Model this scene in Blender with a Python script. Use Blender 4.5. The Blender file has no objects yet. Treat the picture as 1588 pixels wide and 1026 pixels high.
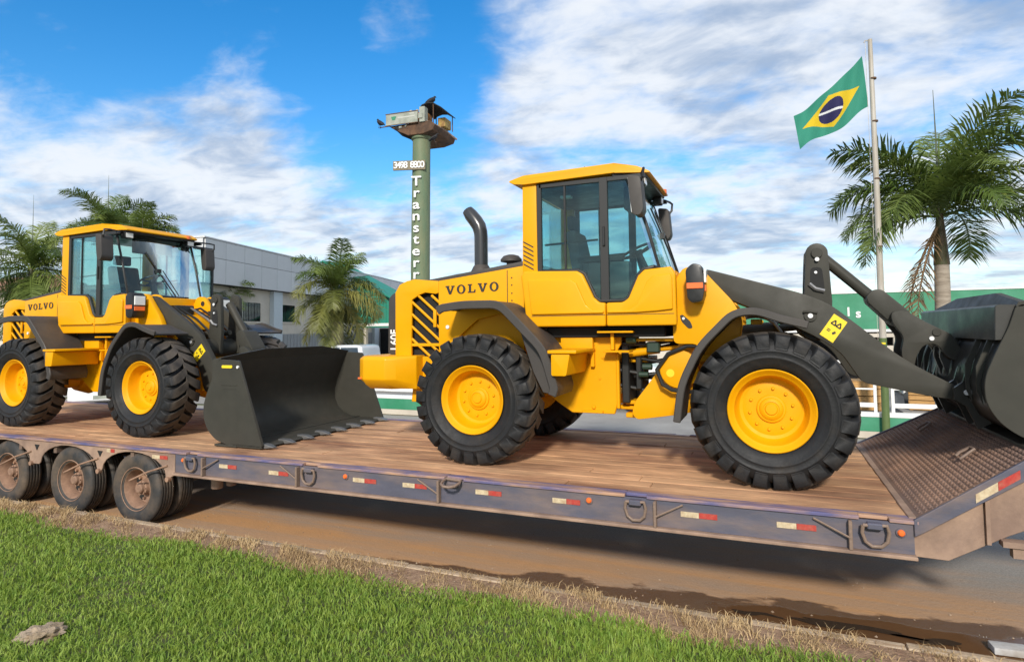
import bpy, bmesh, math, random
import numpy as np
from mathutils import Vector, Matrix
R = math.radians
rnd = random.Random(7)
sc = bpy.context.scene
col = sc.collection

# ------------------------------------------------------------------ camera
EYE = 2.32                       # metres above the road
F_PX, YAW, PITCH, ROLL = 942.95, 0.398, 0.0534, -0.0125
fwd = Vector((-math.sin(YAW)*math.cos(PITCH), math.cos(YAW)*math.cos(PITCH), math.sin(PITCH)))
rt = Vector((math.cos(YAW), math.sin(YAW), 0)); up = rt.cross(fwd)
rt2 = rt*math.cos(ROLL) + up*math.sin(ROLL); up2 = -rt*math.sin(ROLL) + up*math.cos(ROLL)
cam = bpy.data.cameras.new('camera'); camo = bpy.data.objects.new('camera', cam); col.objects.link(camo)
camo.matrix_world = Matrix(((rt2.x, up2.x, -fwd.x, 0), (rt2.y, up2.y, -fwd.y, 0), (rt2.z, up2.z, -fwd.z, EYE), (0, 0, 0, 1)))
cam.sensor_width = 36; cam.lens = F_PX/1588*36; cam.shift_y = -53/1588
cam.clip_start = .05; cam.clip_end = 5000
sc.camera = camo

# ------------------------------------------------------------------ light
SUN_EL, SUN_AZ = 29, 167          # azimuth clockwise from +y
sun = bpy.data.lights.new('sun', 'SUN'); suno = bpy.data.objects.new('sun', sun); col.objects.link(suno)
sd = Vector((math.sin(R(SUN_AZ))*math.cos(R(SUN_EL)), math.cos(R(SUN_AZ))*math.cos(R(SUN_EL)), math.sin(R(SUN_EL))))
suno.rotation_euler = sd.to_track_quat('Z', 'Y').to_euler()
sun.energy = 2.35; sun.angle = R(6); sun.color = (1, .93, .82)

world = bpy.data.worlds.new('World'); sc.world = world; world.use_nodes = True
def build_world():
    nt = world.node_tree; N = nt.nodes; L = nt.links; N.clear()
    def nd(t, **k):
        n = N.new(t)
        for a, b in k.items(): setattr(n, a, b)
        return n
    def mth(op, a, b=None, c=None, clamp=False):
        n = nd('ShaderNodeMath', operation=op, use_clamp=clamp)
        for i, v in enumerate((a, b, c)):
            if v is None: continue
            if isinstance(v, (int, float)): n.inputs[i].default_value = v
            else: L.new(v, n.inputs[i])
        return n.outputs[0]
    def mr(v, a, b, c, d):
        n = nd('ShaderNodeMapRange', interpolation_type='SMOOTHSTEP'); L.new(v, n.inputs[0])
        for i, q in enumerate((a, b, c, d)): n.inputs[i+1].default_value = q
        return n.outputs[0]
    out = nd('ShaderNodeOutputWorld')
    sky = nd('ShaderNodeTexSky', sky_type='NISHITA', sun_disc=False)
    sky.sun_elevation = R(SUN_EL); sky.sun_rotation = R(SUN_AZ); sky.air_density = 1.0; sky.dust_density = .3; sky.ozone_density = 2.2
    hs = nd('ShaderNodeHueSaturation'); hs.inputs['Saturation'].default_value = 1.42; hs.inputs['Value'].default_value = 1.0
    L.new(sky.outputs[0], hs.inputs['Color'])
    bg = nd('ShaderNodeBackground'); bg.inputs['Strength'].default_value = .112; L.new(hs.outputs[0], bg.inputs['Color'])
    tc = nd('ShaderNodeTexCoord'); sx = nd('ShaderNodeSeparateXYZ'); L.new(tc.outputs['Generated'], sx.inputs[0])
    X, Y, Z = sx.outputs
    zc = mth('ADD', mth('MAXIMUM', Z, 0.0), .20)
    px = mth('DIVIDE', X, zc); py = mth('DIVIDE', Y, zc)
    cb = nd('ShaderNodeCombineXYZ'); L.new(px, cb.inputs[0]); L.new(py, cb.inputs[1])
    # the cloud deck is drawn out along one wind direction
    mp = nd('ShaderNodeMapping'); mp.inputs['Rotation'].default_value = (0, 0, R(-28)); mp.inputs['Scale'].default_value = (.72, 1.0, 1); L.new(cb.outputs[0], mp.inputs[0])
    def noise(scale, det, rough, dist, off):
        m = nd('ShaderNodeVectorMath', operation='ADD'); L.new(mp.outputs[0], m.inputs[0]); m.inputs[1].default_value = off
        n = nd('ShaderNodeTexNoise'); n.inputs['Scale'].default_value = scale; n.inputs['Detail'].default_value = det
        n.inputs['Roughness'].default_value = rough; n.inputs['Distortion'].default_value = dist; L.new(m.outputs[0], n.inputs['Vector'])
        return n.outputs[0]
    n1 = noise(1.25, 9, .58, .6, (3.1, 1.7, 0)); n2 = noise(5.0, 7, .55, .4, (7.7, 2.2, 0))
    n5 = noise(13, 6, .6, .5, (2.2, 5.1, 0))
    dens = mth('ADD', mth('ADD', mth('MULTIPLY', n1, .50), mth('MULTIPLY', n2, .34)), mth('MULTIPLY', n5, .16))
    # open blue patch high in the north-west, cloud everywhere else
    def blob(d, c0, c1, amt):
        v = Vector(d).normalized()
        dt = nd('ShaderNodeVectorMath', operation='DOT_PRODUCT'); L.new(tc.outputs['Generated'], dt.inputs[0]); dt.inputs[1].default_value = v
        return mth('MULTIPLY', mr(dt.outputs['Value'], math.cos(R(c0)), math.cos(R(c1)), 0, 1), amt)
    b = mth('ADD', blob(DIR(480, -150), 22, 7, -.205), blob(DIR(600, 165), 12, 2, -.17))
    b = mth('ADD', b, blob(DIR(80, -20), 11, 4, -.17))
    b = mth('ADD', b, blob(DIR(615, 30), 5, 1, .20))
    dens = mth('ADD', mth('ADD', dens, b), .085)
    cov = mr(dens, .395, .635, 0, 1)
    hor = mr(Z, .0, .16, .45, 0.0)
    cov = mth('MAXIMUM', cov, hor)
    # thick parts of the deck are greyer than their thin sunlit edges
    n3 = noise(2.6, 8, .56, .5, (1.2, 9.1, 0)); n4 = noise(8.0, 6, .55, .4, (4.2, 3.1, 0))
    sh = mth('ADD', mth('MULTIPLY', n3, .65), mth('MULTIPLY', n4, .35))
    sh = mr(sh, .37, .57, 0, 1)
    mix = nd('ShaderNodeMix', data_type='RGBA'); L.new(sh, mix.inputs[0])
    mix.inputs[6].default_value = (.30, .38, .51, 1); mix.inputs[7].default_value = (.66, .69, .73, 1)
    cbg = nd('ShaderNodeBackground'); cbg.inputs['Strength'].default_value = .765; L.new(mix.outputs[2], cbg.inputs['Color'])
    ms = nd('ShaderNodeMixShader'); L.new(mth('MULTIPLY', cov, .95), ms.inputs[0]); L.new(bg.outputs[0], ms.inputs[1]); L.new(cbg.outputs[0], ms.inputs[2])
    L.new(ms.outputs[0], out.inputs['Surface'])
def DIR(x, y):                    # viewing direction of a place in the sky
    a, b = (x-794)/F_PX, -(y-460)/F_PX
    return (rt2*a + up2*b + fwd).normalized()
build_world()
sc.view_settings.view_transform = 'Standard'; sc.view_settings.look = 'None'
sc.view_settings.exposure = 0.84; sc.view_settings.gamma = 1.0; sc.view_settings.use_curve_mapping = False
sc.cycles.max_bounces = 8; sc.cycles.transparent_max_bounces = 16; sc.cycles.use_denoising = True

# ------------------------------------------------------------------ materials
def mat(name, c, rough=.6, metal=0, var=.0, vscale=4, c2=None, mixlo=.4, mixhi=.65, bump=0, bscale=30, stretch=(1, 1, 1), coat=0, spec=.5,
        trans=0, rand=0, dust=0, dustc=(.30, .17, .09), coord='Object', emit=None, det=6):
    m = bpy.data.materials.new(name); m.use_nodes = True; nt = m.node_tree; N = nt.nodes; L = nt.links
    p = N['Principled BSDF']; p.inputs['Roughness'].default_value = rough; p.inputs['Metallic'].default_value = metal
    p.inputs['Specular IOR Level'].default_value = spec; p.inputs['Coat Weight'].default_value = coat; p.inputs['Coat Roughness'].default_value = .12
    p.inputs['Base Color'].default_value = (*c, 1)
    if trans:
        p.inputs['Subsurface Weight'].default_value = 0
    if not (var or c2 or bump or rand or dust): return m
    mp = N.new('ShaderNodeMapping'); mp.inputs['Scale'].default_value = stretch
    if coord == 'Position': L.new(N.new('ShaderNodeNewGeometry').outputs['Position'], mp.inputs[0])
    else: L.new(N.new('ShaderNodeTexCoord').outputs[coord], mp.inputs[0])
    def noise(s, d=det, ro=.6):
        n = N.new('ShaderNodeTexNoise'); n.inputs['Scale'].default_value = s; n.inputs['Detail'].default_value = d; n.inputs['Roughness'].default_value = ro
        L.new(mp.outputs[0], n.inputs['Vector']); return n.outputs[0]
    cur = None
    def mixc(f, a, b, blend='MIX'):
        x = N.new('ShaderNodeMix'); x.data_type = 'RGBA'; x.blend_type = blend
        if isinstance(f, float): x.inputs[0].default_value = f
        else: L.new(f, x.inputs[0])
        for i, v in ((6, a), (7, b)):
            if isinstance(v, tuple): x.inputs[i].default_value = (*v, 1) if len(v) == 3 else v
            else: L.new(v, x.inputs[i])
        return x.outputs[2]
    def rng(v, a, b, c_, d_):
        x = N.new('ShaderNodeMapRange'); L.new(v, x.inputs[0])
        for i, q in enumerate((a, b, c_, d_)): x.inputs[i+1].default_value = q
        return x.outputs[0]
    cur = c
    if c2: cur = mixc(rng(noise(vscale), mixlo, mixhi, 0, 1), c, c2)
    if var:
        g = N.new('ShaderNodeHueSaturation'); L.new(rng(noise(vscale*2.7), .25, .75, 1-var, 1+var), g.inputs['Value'])
        if isinstance(cur, tuple): g.inputs['Color'].default_value = (*cur, 1)
        else: L.new(cur, g.inputs['Color'])
        cur = g.outputs[0]
    if rand:
        oi = N.new('ShaderNodeObjectInfo'); g = N.new('ShaderNodeHueSaturation')
        L.new(rng(oi.outputs['Random'], 0, 1, 1-rand, 1+rand), g.inputs['Value'])
        if isinstance(cur, tuple): g.inputs['Color'].default_value = (*cur, 1)
        else: L.new(cur, g.inputs['Color'])
        cur = g.outputs[0]
    if dust:
        ge = N.new('ShaderNodeNewGeometry'); se = N.new('ShaderNodeSeparateXYZ'); L.new(ge.outputs['Normal'], se.inputs[0])
        a = rng(se.outputs[2], .2, 1.0, .25, 1.0); b = rng(noise(3.3), .38, .68, 0, 1)
        mu = N.new('ShaderNodeMath'); mu.operation = 'MULTIPLY'; L.new(a, mu.inputs[0]); L.new(b, mu.inputs[1])
        m2 = N.new('ShaderNodeMath'); m2.operation = 'MULTIPLY'; L.new(mu.outputs[0], m2.inputs[0]); m2.inputs[1].default_value = dust
        cur = mixc(m2.outputs[0], cur, dustc)
    if isinstance(cur, tuple): p.inputs['Base Color'].default_value = (*cur, 1)
    else: L.new(cur, p.inputs['Base Color'])
    if var or c2: L.new(rng(noise(vscale*1.9), .3, .7, max(rough-.1, .05), min(rough+.12, 1)), p.inputs['Roughness'])
    if bump:
        bn = N.new('ShaderNodeBump'); bn.inputs['Strength'].default_value = bump; bn.inputs['Distance'].default_value = .02
        L.new(noise(bscale), bn.inputs['Height']); L.new(bn.outputs[0], p.inputs['Normal'])
    return m
def glass_mat(name, tint, gloss=.12, rough=.02):
    m = bpy.data.materials.new(name); m.use_nodes = True; nt = m.node_tree; N = nt.nodes; L = nt.links; N.clear()
    o = N.new('ShaderNodeOutputMaterial'); t = N.new('ShaderNodeBsdfTransparent'); t.inputs[0].default_value = (*tint, 1)
    g = N.new('ShaderNodeBsdfGlossy'); g.inputs['Roughness'].default_value = rough; g.inputs[0].default_value = (.9, 1, 1, 1)
    fr = N.new('ShaderNodeFresnel'); fr.inputs[0].default_value = 1.5
    a = N.new('ShaderNodeMath'); a.operation = 'MULTIPLY_ADD'; L.new(fr.outputs[0], a.inputs[0]); a.inputs[1].default_value = .55; a.inputs[2].default_value = gloss
    mx = N.new('ShaderNodeMixShader'); L.new(a.outputs[0], mx.inputs[0]); L.new(t.outputs[0], mx.inputs[1]); L.new(g.outputs[0], mx.inputs[2])
    L.new(mx.outputs[0], o.inputs[0]); return m
def leaf_mat(name, c, c2, vscale=1.2, tr=.35, rough=.5):
    m = bpy.data.materials.new(name); m.use_nodes = True; nt = m.node_tree; N = nt.nodes; L = nt.links
    p = N['Principled BSDF']; p.inputs['Roughness'].default_value = rough; o = N['Material Output']
    tc = N.new('ShaderNodeTexCoord'); n = N.new('ShaderNodeTexNoise'); n.inputs['Scale'].default_value = vscale; n.inputs['Detail'].default_value = 4
    L.new(tc.outputs['Object'], n.inputs['Vector'])
    oi = N.new('ShaderNodeObjectInfo')
    ad = N.new('ShaderNodeMath'); ad.operation = 'MULTIPLY_ADD'; L.new(oi.outputs['Random'], ad.inputs[0]); ad.inputs[1].default_value = .35; L.new(n.outputs[0], ad.inputs[2])
    r = N.new('ShaderNodeMapRange'); L.new(ad.outputs[0], r.inputs[0]); r.inputs[1].default_value = .45; r.inputs[2].default_value = .9
    x = N.new('ShaderNodeMix'); x.data_type = 'RGBA'; L.new(r.outputs[0], x.inputs[0]); x.inputs[6].default_value = (*c, 1); x.inputs[7].default_value = (*c2, 1)
    L.new(x.outputs[2], p.inputs['Base Color'])
    t = N.new('ShaderNodeBsdfTranslucent'); L.new(x.outputs[2], t.inputs[0])
    ms = N.new('ShaderNodeMixShader'); ms.inputs[0].default_value = tr; L.new(p.outputs[0], ms.inputs[1]); L.new(t.outputs[0], ms.inputs[2]); L.new(ms.outputs[0], o.inputs[0])
    return m

M = {}
M['yellow'] = mat('yellow_paint', (.76, .35, .0005), .45, coat=.08, var=.04, vscale=1.5, dust=.05, spec=.22)
M['yellow_rim'] = mat('yellow_rim_paint', (.76, .35, .0005), .5, var=.05, vscale=4, spec=.22)
M['charcoal'] = mat('charcoal_paint', (.044, .043, .036), .5, coat=.0, spec=.2, var=.10, vscale=2.5, dust=.15, dustc=(.14, .10, .07))
M['gloss'] = mat('charcoal_gloss', (.026, .0255, .023), .40, coat=.12, var=.15, vscale=2)
M['fender'] = mat('fender_plastic', (.046, .041, .038), .55, var=.08, vscale=3, dust=.3, dustc=(.15, .11, .08))
M['black'] = mat('black_plastic', (.014, .014, .015), .45, var=.2, vscale=5)
M['frame_grey'] = mat('cab_frame_grey', (.022, .022, .022), .5)
M['dark'] = mat('dark_interior', (.012, .012, .012), .8)
M['rubber'] = mat('tyre_rubber', (.012, .0125, .014), .6, var=.2, vscale=4, c2=(.040, .032, .025), mixlo=.50, mixhi=.85, bump=.15, bscale=40, spec=.35)
def dusty_lugs(m):
    nt = m.node_tree; N = nt.nodes; L = nt.links; p = N['Principled BSDF']; src = p.inputs['Base Color'].links[0].from_socket
    tc = N.new('ShaderNodeTexCoord'); v = N.new('ShaderNodeVectorMath'); v.operation = 'MULTIPLY'; L.new(tc.outputs['Object'], v.inputs[0]); v.inputs[1].default_value = (1, 0, 1)
    ln = N.new('ShaderNodeVectorMath'); ln.operation = 'LENGTH'; L.new(v.outputs[0], ln.inputs[0])
    a = N.new('ShaderNodeMapRange'); L.new(ln.outputs['Value'], a.inputs[0]); a.inputs[1].default_value = .650; a.inputs[2].default_value = .676
    n = N.new('ShaderNodeTexNoise'); n.inputs['Scale'].default_value = 6; n.inputs['Detail'].default_value = 6; L.new(tc.outputs['Object'], n.inputs['Vector'])
    b = N.new('ShaderNodeMapRange'); L.new(n.outputs[0], b.inputs[0]); b.inputs[1].default_value = .3; b.inputs[2].default_value = .65; b.inputs[3].default_value = .25
    mu = N.new('ShaderNodeMath'); mu.operation = 'MULTIPLY'; L.new(a.outputs[0], mu.inputs[0]); L.new(b.outputs[0], mu.inputs[1])
    x = N.new('ShaderNodeMix'); x.data_type = 'RGBA'; L.new(mu.outputs[0], x.inputs[0]); L.new(src, x.inputs[6]); x.inputs[7].default_value = (.105, .085, .066, 1); L.new(x.outputs[2], p.inputs['Base Color'])
dusty_lugs(M['rubber'])
M['steel'] = mat('bare_steel', (.35, .34, .33), .4, metal=.8, var=.2, vscale=8)
M['chrome'] = mat('bright_pin_cap', (.75, .75, .75), .3)
M['exhaust'] = mat('exhaust_black', (.03, .03, .032), .28, coat=.3)
M['glass'] = glass_mat('tinted_glass', (.70, .88, .88), .02)
M['glassdark'] = glass_mat('building_glass', (.08, .10, .11), .12)
M['seat'] = mat('seat_fabric', (.02, .02, .022), .9)
M['orange'] = mat('orange_lens', (.85, .16, .03), .35, coat=.3)
M['red'] = mat('red_tape', (.42, .045, .035), .5, var=.2, vscale=18, c2=(.38, .12, .08), mixlo=.45, mixhi=.75)
M['whitetape'] = mat('white_tape', (.58, .48, .32), .5, var=.15, vscale=18, c2=(.40, .27, .16), mixlo=.42, mixhi=.72)
M['sticker'] = mat('yellow_sticker', (.85, .62, .02), .45)
M['ink'] = mat('black_ink', (.02, .02, .02), .5)
M['letter_black'] = mat('letter_black', (.03, .026, .02), .5)
M['white'] = mat('white_paint', (.78, .78, .76), .45, var=.04, vscale=4)
M['paper'] = mat('paper', (.75, .85, .80), .8)
M['lamp'] = mat('lamp_glass', (.8, .8, .78), .15, coat=.5)
M['hose'] = mat('hydraulic_hose', (.015, .016, .016), .45)
M['green_fit'] = mat('green_fitting', (.02, .045, .03), .5)

M['plank'] = mat('deck_timber', (.57, .33, .175), .92, c2=(.21, .092, .048), vscale=1.3, mixlo=.41, mixhi=.70, var=.38, stretch=(.5, 1.7, 1.7), bump=.3, bscale=14, rand=.08, coord='Position', det=10)
M['rail_blue'] = mat('trailer_blue_grey', (.085, .085, .118), .6, c2=(.22, .155, .125), vscale=2.0, mixlo=.44, mixhi=.76, var=.15, stretch=(.6, 2, 2), bump=.1, bscale=50)
M['rail_top'] = mat('trailer_blue_flange', (.105, .10, .215), .6, c2=(.42, .25, .16), vscale=2.4, mixlo=.40, mixhi=.62, var=.15, stretch=(.8, 4, 4))
M['dust_steel'] = mat('dusty_steel', (.35, .235, .17), .8, c2=(.22, .145, .11), vscale=3, var=.15, bump=.15, bscale=40)
M['dust_wheel'] = mat('dusty_wheel', (.34, .205, .135), .75, c2=(.19, .115, .080), vscale=7, mixlo=.4, mixhi=.7, var=.2)
M['dust_tyre'] = mat('dusty_tyre', (.030, .030, .031), .7, c2=(.125, .090, .062), vscale=3.2, mixlo=.40, mixhi=.72, var=.2, bump=.2, bscale=30)
M['under'] = mat('underframe', (.15, .10, .075), .8, var=.2)
M['ramp'] = mat('ramp_plate', (.29, .175, .12), .85, c2=(.16, .105, .085), vscale=1.5, mixlo=.40, mixhi=.66, var=.2, bump=.12, bscale=60, metal=.1)
M['ring'] = mat('ring_steel', (.21, .145, .11), .6, var=.2, vscale=20)

# ------------------------------------------------------------------ mesh helpers
class B:
    def __init__(s): s.bm = bmesh.new()
    def _face(s, vs):
        try: return s.bm.faces.new(vs)
        except ValueError: return None
    def box(s, x0, x1, y0, y1, z0, z1):
        v = [s.bm.verts.new(p) for p in ((x0, y0, z0), (x1, y0, z0), (x1, y1, z0), (x0, y1, z0), (x0, y0, z1), (x1, y0, z1), (x1, y1, z1), (x0, y1, z1))]
        for f in ((0, 3, 2, 1), (4, 5, 6, 7), (0, 1, 5, 4), (1, 2, 6, 5), (2, 3, 7, 6), (3, 0, 4, 7)): s._face([v[i] for i in f])
        return s
    def prism(s, pts, a0, a1, axis='y'):
        def P(p, a): return {'y': (p[0], a, p[1]), 'x': (a, p[0], p[1]), 'z': (p[0], p[1], a)}[axis]
        A = [s.bm.verts.new(P(p, a0)) for p in pts]; C = [s.bm.verts.new(P(p, a1)) for p in pts]
        n = len(pts); s._face(A); s._face(C[::-1])
        for i in range(n): s._face([A[i], C[i], C[(i+1) % n], A[(i+1) % n]])
        return s
    def loft(s, rings, close=True, caps=True):
        V = [[s.bm.verts.new(p) for p in r] for r in rings]; n = len(rings[0])
        for a, b in zip(V, V[1:]):
            for i in range(n if close else n-1): s._face([a[i], a[(i+1) % n], b[(i+1) % n], b[i]])
        if caps: s._face(V[0][::-1]); s._face(V[-1])
        return s
    def tube(s, path, r, n=8, caps=True):
        path = [Vector(p) for p in path]; rings = []; rr = r if isinstance(r, (list, tuple)) else [r]*len(path)
        t0 = (path[1]-path[0]).normalized(); u = t0.orthogonal().normalized()
        for i, p in enumerate(path):
            t = ((path[min(i+1, len(path)-1)]-p).normalized() + (p-path[max(i-1, 0)]).normalized())
            t = t.normalized() if t.length > 1e-6 else t0
            u = (u - t*u.dot(t)).normalized(); w = t.cross(u)
            rings.append([p + (u*math.cos(2*math.pi*k/n) + w*math.sin(2*math.pi*k/n))*rr[i] for k in range(n)])
        return s.loft(rings, True, caps)
    def cyl(s, p0, p1, r, n=16, r2=None): return s.tube([p0, p1], [r, r if r2 is None else r2], n)
    def lathe(s, prof, c=(0, 0, 0), axis='y', n=32, close=False):
        rings = []
        for k in range(n):
            a = 2*math.pi*k/n; ca, sa = math.cos(a), math.sin(a)
            rings.append([{'y': (c[0]+r*ca, c[1]+h, c[2]+r*sa), 'z': (c[0]+r*ca, c[1]+r*sa, c[2]+h), 'x': (c[0]+h, c[1]+r*ca, c[2]+r*sa)}[axis] for r, h in prof])
        V = [[s.bm.verts.new(p) for p in r] for r in rings]; m = len(prof)
        for k in range(n):
            a, b = V[k], V[(k+1) % n]
            for i in range(m if close else m-1): s._face([a[i], a[(i+1) % m], b[(i+1) % m], b[i]])
        return s
    def plate(s, poly, t):       # 3-D polygon given thickness t along its normal
        poly = [Vector(p) for p in poly]; nrm = (poly[1]-poly[0]).cross(poly[2]-poly[0]).normalized()*t
        A = [s.bm.verts.new(p) for p in poly]; C = [s.bm.verts.new(p+nrm) for p in poly]; n = len(poly)
        s._face(A); s._face(C[::-1])
        for i in range(n): s._face([A[i], C[i], C[(i+1) % n], A[(i+1) % n]])
        return s
    def mesh(s, name, m, bevel=0, seg=2, ang=35):
        bm = s.bm
        bmesh.ops.remove_doubles(bm, verts=bm.verts, dist=1e-5)
        bmesh.ops.recalc_face_normals(bm, faces=bm.faces)
        if bevel:
            es = [e for e in bm.edges if len(e.link_faces) == 2 and e.calc_face_angle(0) > R(28)]
            bmesh.ops.bevel(bm, geom=es, offset=bevel, segments=seg, affect='EDGES', profile=.6, clamp_overlap=True)
        me = bpy.data.meshes.new(name); bm.to_mesh(me); bm.free()
        me.materials.append(m)
        for p in me.polygons: p.use_smooth = True
        me.set_sharp_from_angle(angle=R(ang))
        return me
    def build(s, name, m, parent=None, bevel=0, seg=2, ang=35, **k): return link(name, s.mesh(name, m, bevel, seg, ang), parent, **k)
def link(name, data, parent=None, loc=None, label=None, cat=None, group=None, kind=None):
    o = bpy.data.objects.new(name, data); col.objects.link(o)
    if parent: o.parent = parent
    if loc is not None: o.location = loc
    if label: o['label'] = label
    if cat: o['category'] = cat
    if group: o['group'] = group
    if kind: o['kind'] = kind
    return o
def empty(name, label=None, cat=None, loc=(0, 0, 0), rz=0, group=None, parent=None, kind=None):
    o = link(name, None, parent, loc, label, cat, group, kind); o.rotation_euler = (0, 0, rz); o.empty_display_size = .2; return o
def rounded(pts, r, seg=4):
    out = []; n = len(pts)
    for i in range(n):
        p = Vector(pts[i]); a = Vector(pts[i-1]); b = Vector(pts[(i+1) % n]); rr = r[i] if isinstance(r, (list, tuple)) else r
        da, db = (a-p), (b-p); d = min(rr, da.length*.45, db.length*.45)
        if d < 1e-4: out.append(tuple(p)); continue
        p0 = p + da.normalized()*d; p1 = p + db.normalized()*d
        for k in range(seg+1):
            t = k/seg; out.append(tuple(p0*(1-t)**2 + p*2*t*(1-t) + p1*t*t))
    return out
def arc(cx, cy, r, a0, a1, n): return [(cx+r*math.cos(R(a0+(a1-a0)*k/n)), cy+r*math.sin(R(a0+(a1-a0)*k/n))) for k in range(n+1)]
def text_mesh(s, size, depth, m, bold=.0, xs=1.0):
    cu = bpy.data.curves.new('lettering', 'FONT'); cu.body = s; cu.size = size; cu.extrude = depth; cu.offset = bold; cu.align_x = 'CENTER'; cu.align_y = 'CENTER'
    o = bpy.data.objects.new('lettering', cu); col.objects.link(o)
    dg = bpy.context.evaluated_depsgraph_get(); me = bpy.data.meshes.new_from_object(o.evaluated_get(dg)); bpy.data.objects.remove(o)
    me.materials.clear(); me.materials.append(m)
    if xs != 1: me.transform(Matrix.Diagonal((xs, 1, 1, 1)))
    return me
RX90 = Matrix.Rotation(R(90), 4, 'X')      # text plane turned upright, reading from -y

# ================================================================== SETTING
def noise_mat_road():
    m = bpy.data.materials.new('road_surface'); m.use_nodes = True; nt = m.node_tree; N = nt.nodes; L = nt.links; p = N['Principled BSDF']
    ge = N.new('ShaderNodeNewGeometry'); se = N.new('ShaderNodeSeparateXYZ'); L.new(ge.outputs['Position'], se.inputs[0])
    def noise(s, d=7, ro=.6, st=(1, 1, 1)):
        mp = N.new('ShaderNodeMapping'); mp.inputs['Scale'].default_value = st; L.new(ge.outputs['Position'], mp.inputs[0])
        n = N.new('ShaderNodeTexNoise'); n.inputs['Scale'].default_value = s; n.inputs['Detail'].default_value = d; n.inputs['Roughness'].default_value = ro
        L.new(mp.outputs[0], n.inputs['Vector']); return n.outputs[0]
    def mth(op, a, b=None, c=None):
        n = N.new('ShaderNodeMath'); n.operation = op
        for i, v in enumerate((a, b, c)):
            if v is None: continue
            if isinstance(v, (int, float)): n.inputs[i].default_value = v
            else: L.new(v, n.inputs[i])
        return n.outputs[0]
    def rng(v, a, b, c=0., d=1., sm=True):
        x = N.new('ShaderNodeMapRange'); L.new(v, x.inputs[0])
        if sm: x.interpolation_type = 'SMOOTHSTEP'
        for i, q in enumerate((a, b, c, d)): x.inputs[i+1].default_value = q
        return x.outputs[0]
    def mix(f, a, b):
        x = N.new('ShaderNodeMix'); x.data_type = 'RGBA'; L.new(f, x.inputs[0])
        for i, v in ((6, a), (7, b)):
            if isinstance(v, tuple): x.inputs[i].default_value = (*v, 1)
            else: L.new(v, x.inputs[i])
        return x.outputs[2]
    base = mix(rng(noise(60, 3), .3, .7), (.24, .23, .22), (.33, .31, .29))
    # brown noise over the grey, strongest along the kerb, fading across the carriageway
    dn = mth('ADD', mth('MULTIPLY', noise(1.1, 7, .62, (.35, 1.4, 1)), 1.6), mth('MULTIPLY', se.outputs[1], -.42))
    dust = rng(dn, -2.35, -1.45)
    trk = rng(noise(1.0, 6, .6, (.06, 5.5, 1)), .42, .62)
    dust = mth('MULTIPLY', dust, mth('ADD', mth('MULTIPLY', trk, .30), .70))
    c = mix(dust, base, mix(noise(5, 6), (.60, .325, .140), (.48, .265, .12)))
    # wet mud in the gutter, wider towards +x
    edge = mth('ADD', mth('MULTIPLY', se.outputs[0], .095), 5.72)
    wob = mth('MULTIPLY', mth('SUBTRACT', noise(1.5, 8, .6, (1, 2, 1)), .5), .75)
    wet = rng(mth('ADD', mth('SUBTRACT', edge, se.outputs[1]), wob), -.03, .05)
    spot = rng(noise(1.0, 6, .6, (.5, 1.6, 1)), .69, .73)
    spot = mth('MULTIPLY', spot, rng(se.outputs[1], 6.2, 5.9)); wet = mth('MAXIMUM', wet, mth('MULTIPLY', spot, .8))
    c = mix(wet, c, mix(noise(4, 6), (.105, .052, .025), (.165, .088, .042)))
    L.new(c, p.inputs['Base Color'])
    pud = rng(mth('ADD', mth('SUBTRACT', mth('SUBTRACT', edge, se.outputs[1]), .13), mth('MULTIPLY', mth('SUBTRACT', noise(1.1, 5, .5), .5), .6)), .0, .06)
    pud = mth('MULTIPLY', pud, rng(se.outputs[0], -.9, -.2))
    r = mth('SUBTRACT', .9, mth('MULTIPLY', wet, .42)); r = mth('SUBTRACT', r, mth('MULTIPLY', pud, .44)); L.new(r, p.inputs['Roughness'])
    bn = N.new('ShaderNodeBump'); bn.inputs['Distance'].default_value = .012
    L.new(mth('SUBTRACT', .6, mth('MULTIPLY', pud, .58)), bn.inputs['Strength']); L.new(noise(25, 8, .7), bn.inputs['Height']); L.new(bn.outputs[0], p.inputs['Normal'])
    return m
def sheet(name, x0, x1, y0, y1, z, m, nx=1, ny=1, kind='structure', f=None):
    b = B(); V = [[b.bm.verts.new((x0+(x1-x0)*i/nx, y0+(y1-y0)*j/ny, z+(f(x0+(x1-x0)*i/nx, y0+(y1-y0)*j/ny) if f else 0))) for i in range(nx+1)] for j in range(ny+1)]
    for j in range(ny):
        for i in range(nx): b._face([V[j][i], V[j][i+1], V[j+1][i+1], V[j+1][i]])
    return b.build(name, m, kind=kind)
M['ground'] = mat('far_ground', (.20, .17, .11), .95, c2=(.09, .11, .04), vscale=.05, var=.1)
M['yard'] = mat('yard_concrete', (.30, .29, .275), .9, c2=(.22, .21, .20), vscale=.5, var=.12, bump=.1, bscale=20)
M['soil'] = mat('lawn_soil', (.055, .085, .018), .95, c2=(.11, .10, .04), vscale=6, var=.25, bump=.6, bscale=60)
M['drysoil'] = mat('dry_soil', (.36, .235, .15), .95, c2=(.22, .13, .08), vscale=9, var=.3, bump=.9, bscale=45)
sheet('ground', -2000, 2000, -2000, 3000, -.012, M['ground'])
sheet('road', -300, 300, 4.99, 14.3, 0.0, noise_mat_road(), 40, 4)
sheet('yard_pavement', -90, 60, 14.6, 70, .004, M['yard'])
hump = lambda x, y: .02*math.sin(x*1.7+.6)*math.sin(y*2.3) + .012*math.sin(x*4.1+y*3)
sheet('lawn', -60, 30, -30, 4.50, .125, M['soil'], 120, 60, f=hump)
sheet('verge_soil', -60, 30, 4.50, 4.935, .120, M['drysoil'], 200, 6, f=lambda x, y: hump(x, y)*.5*(1-(y-4.5)/.435))

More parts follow.
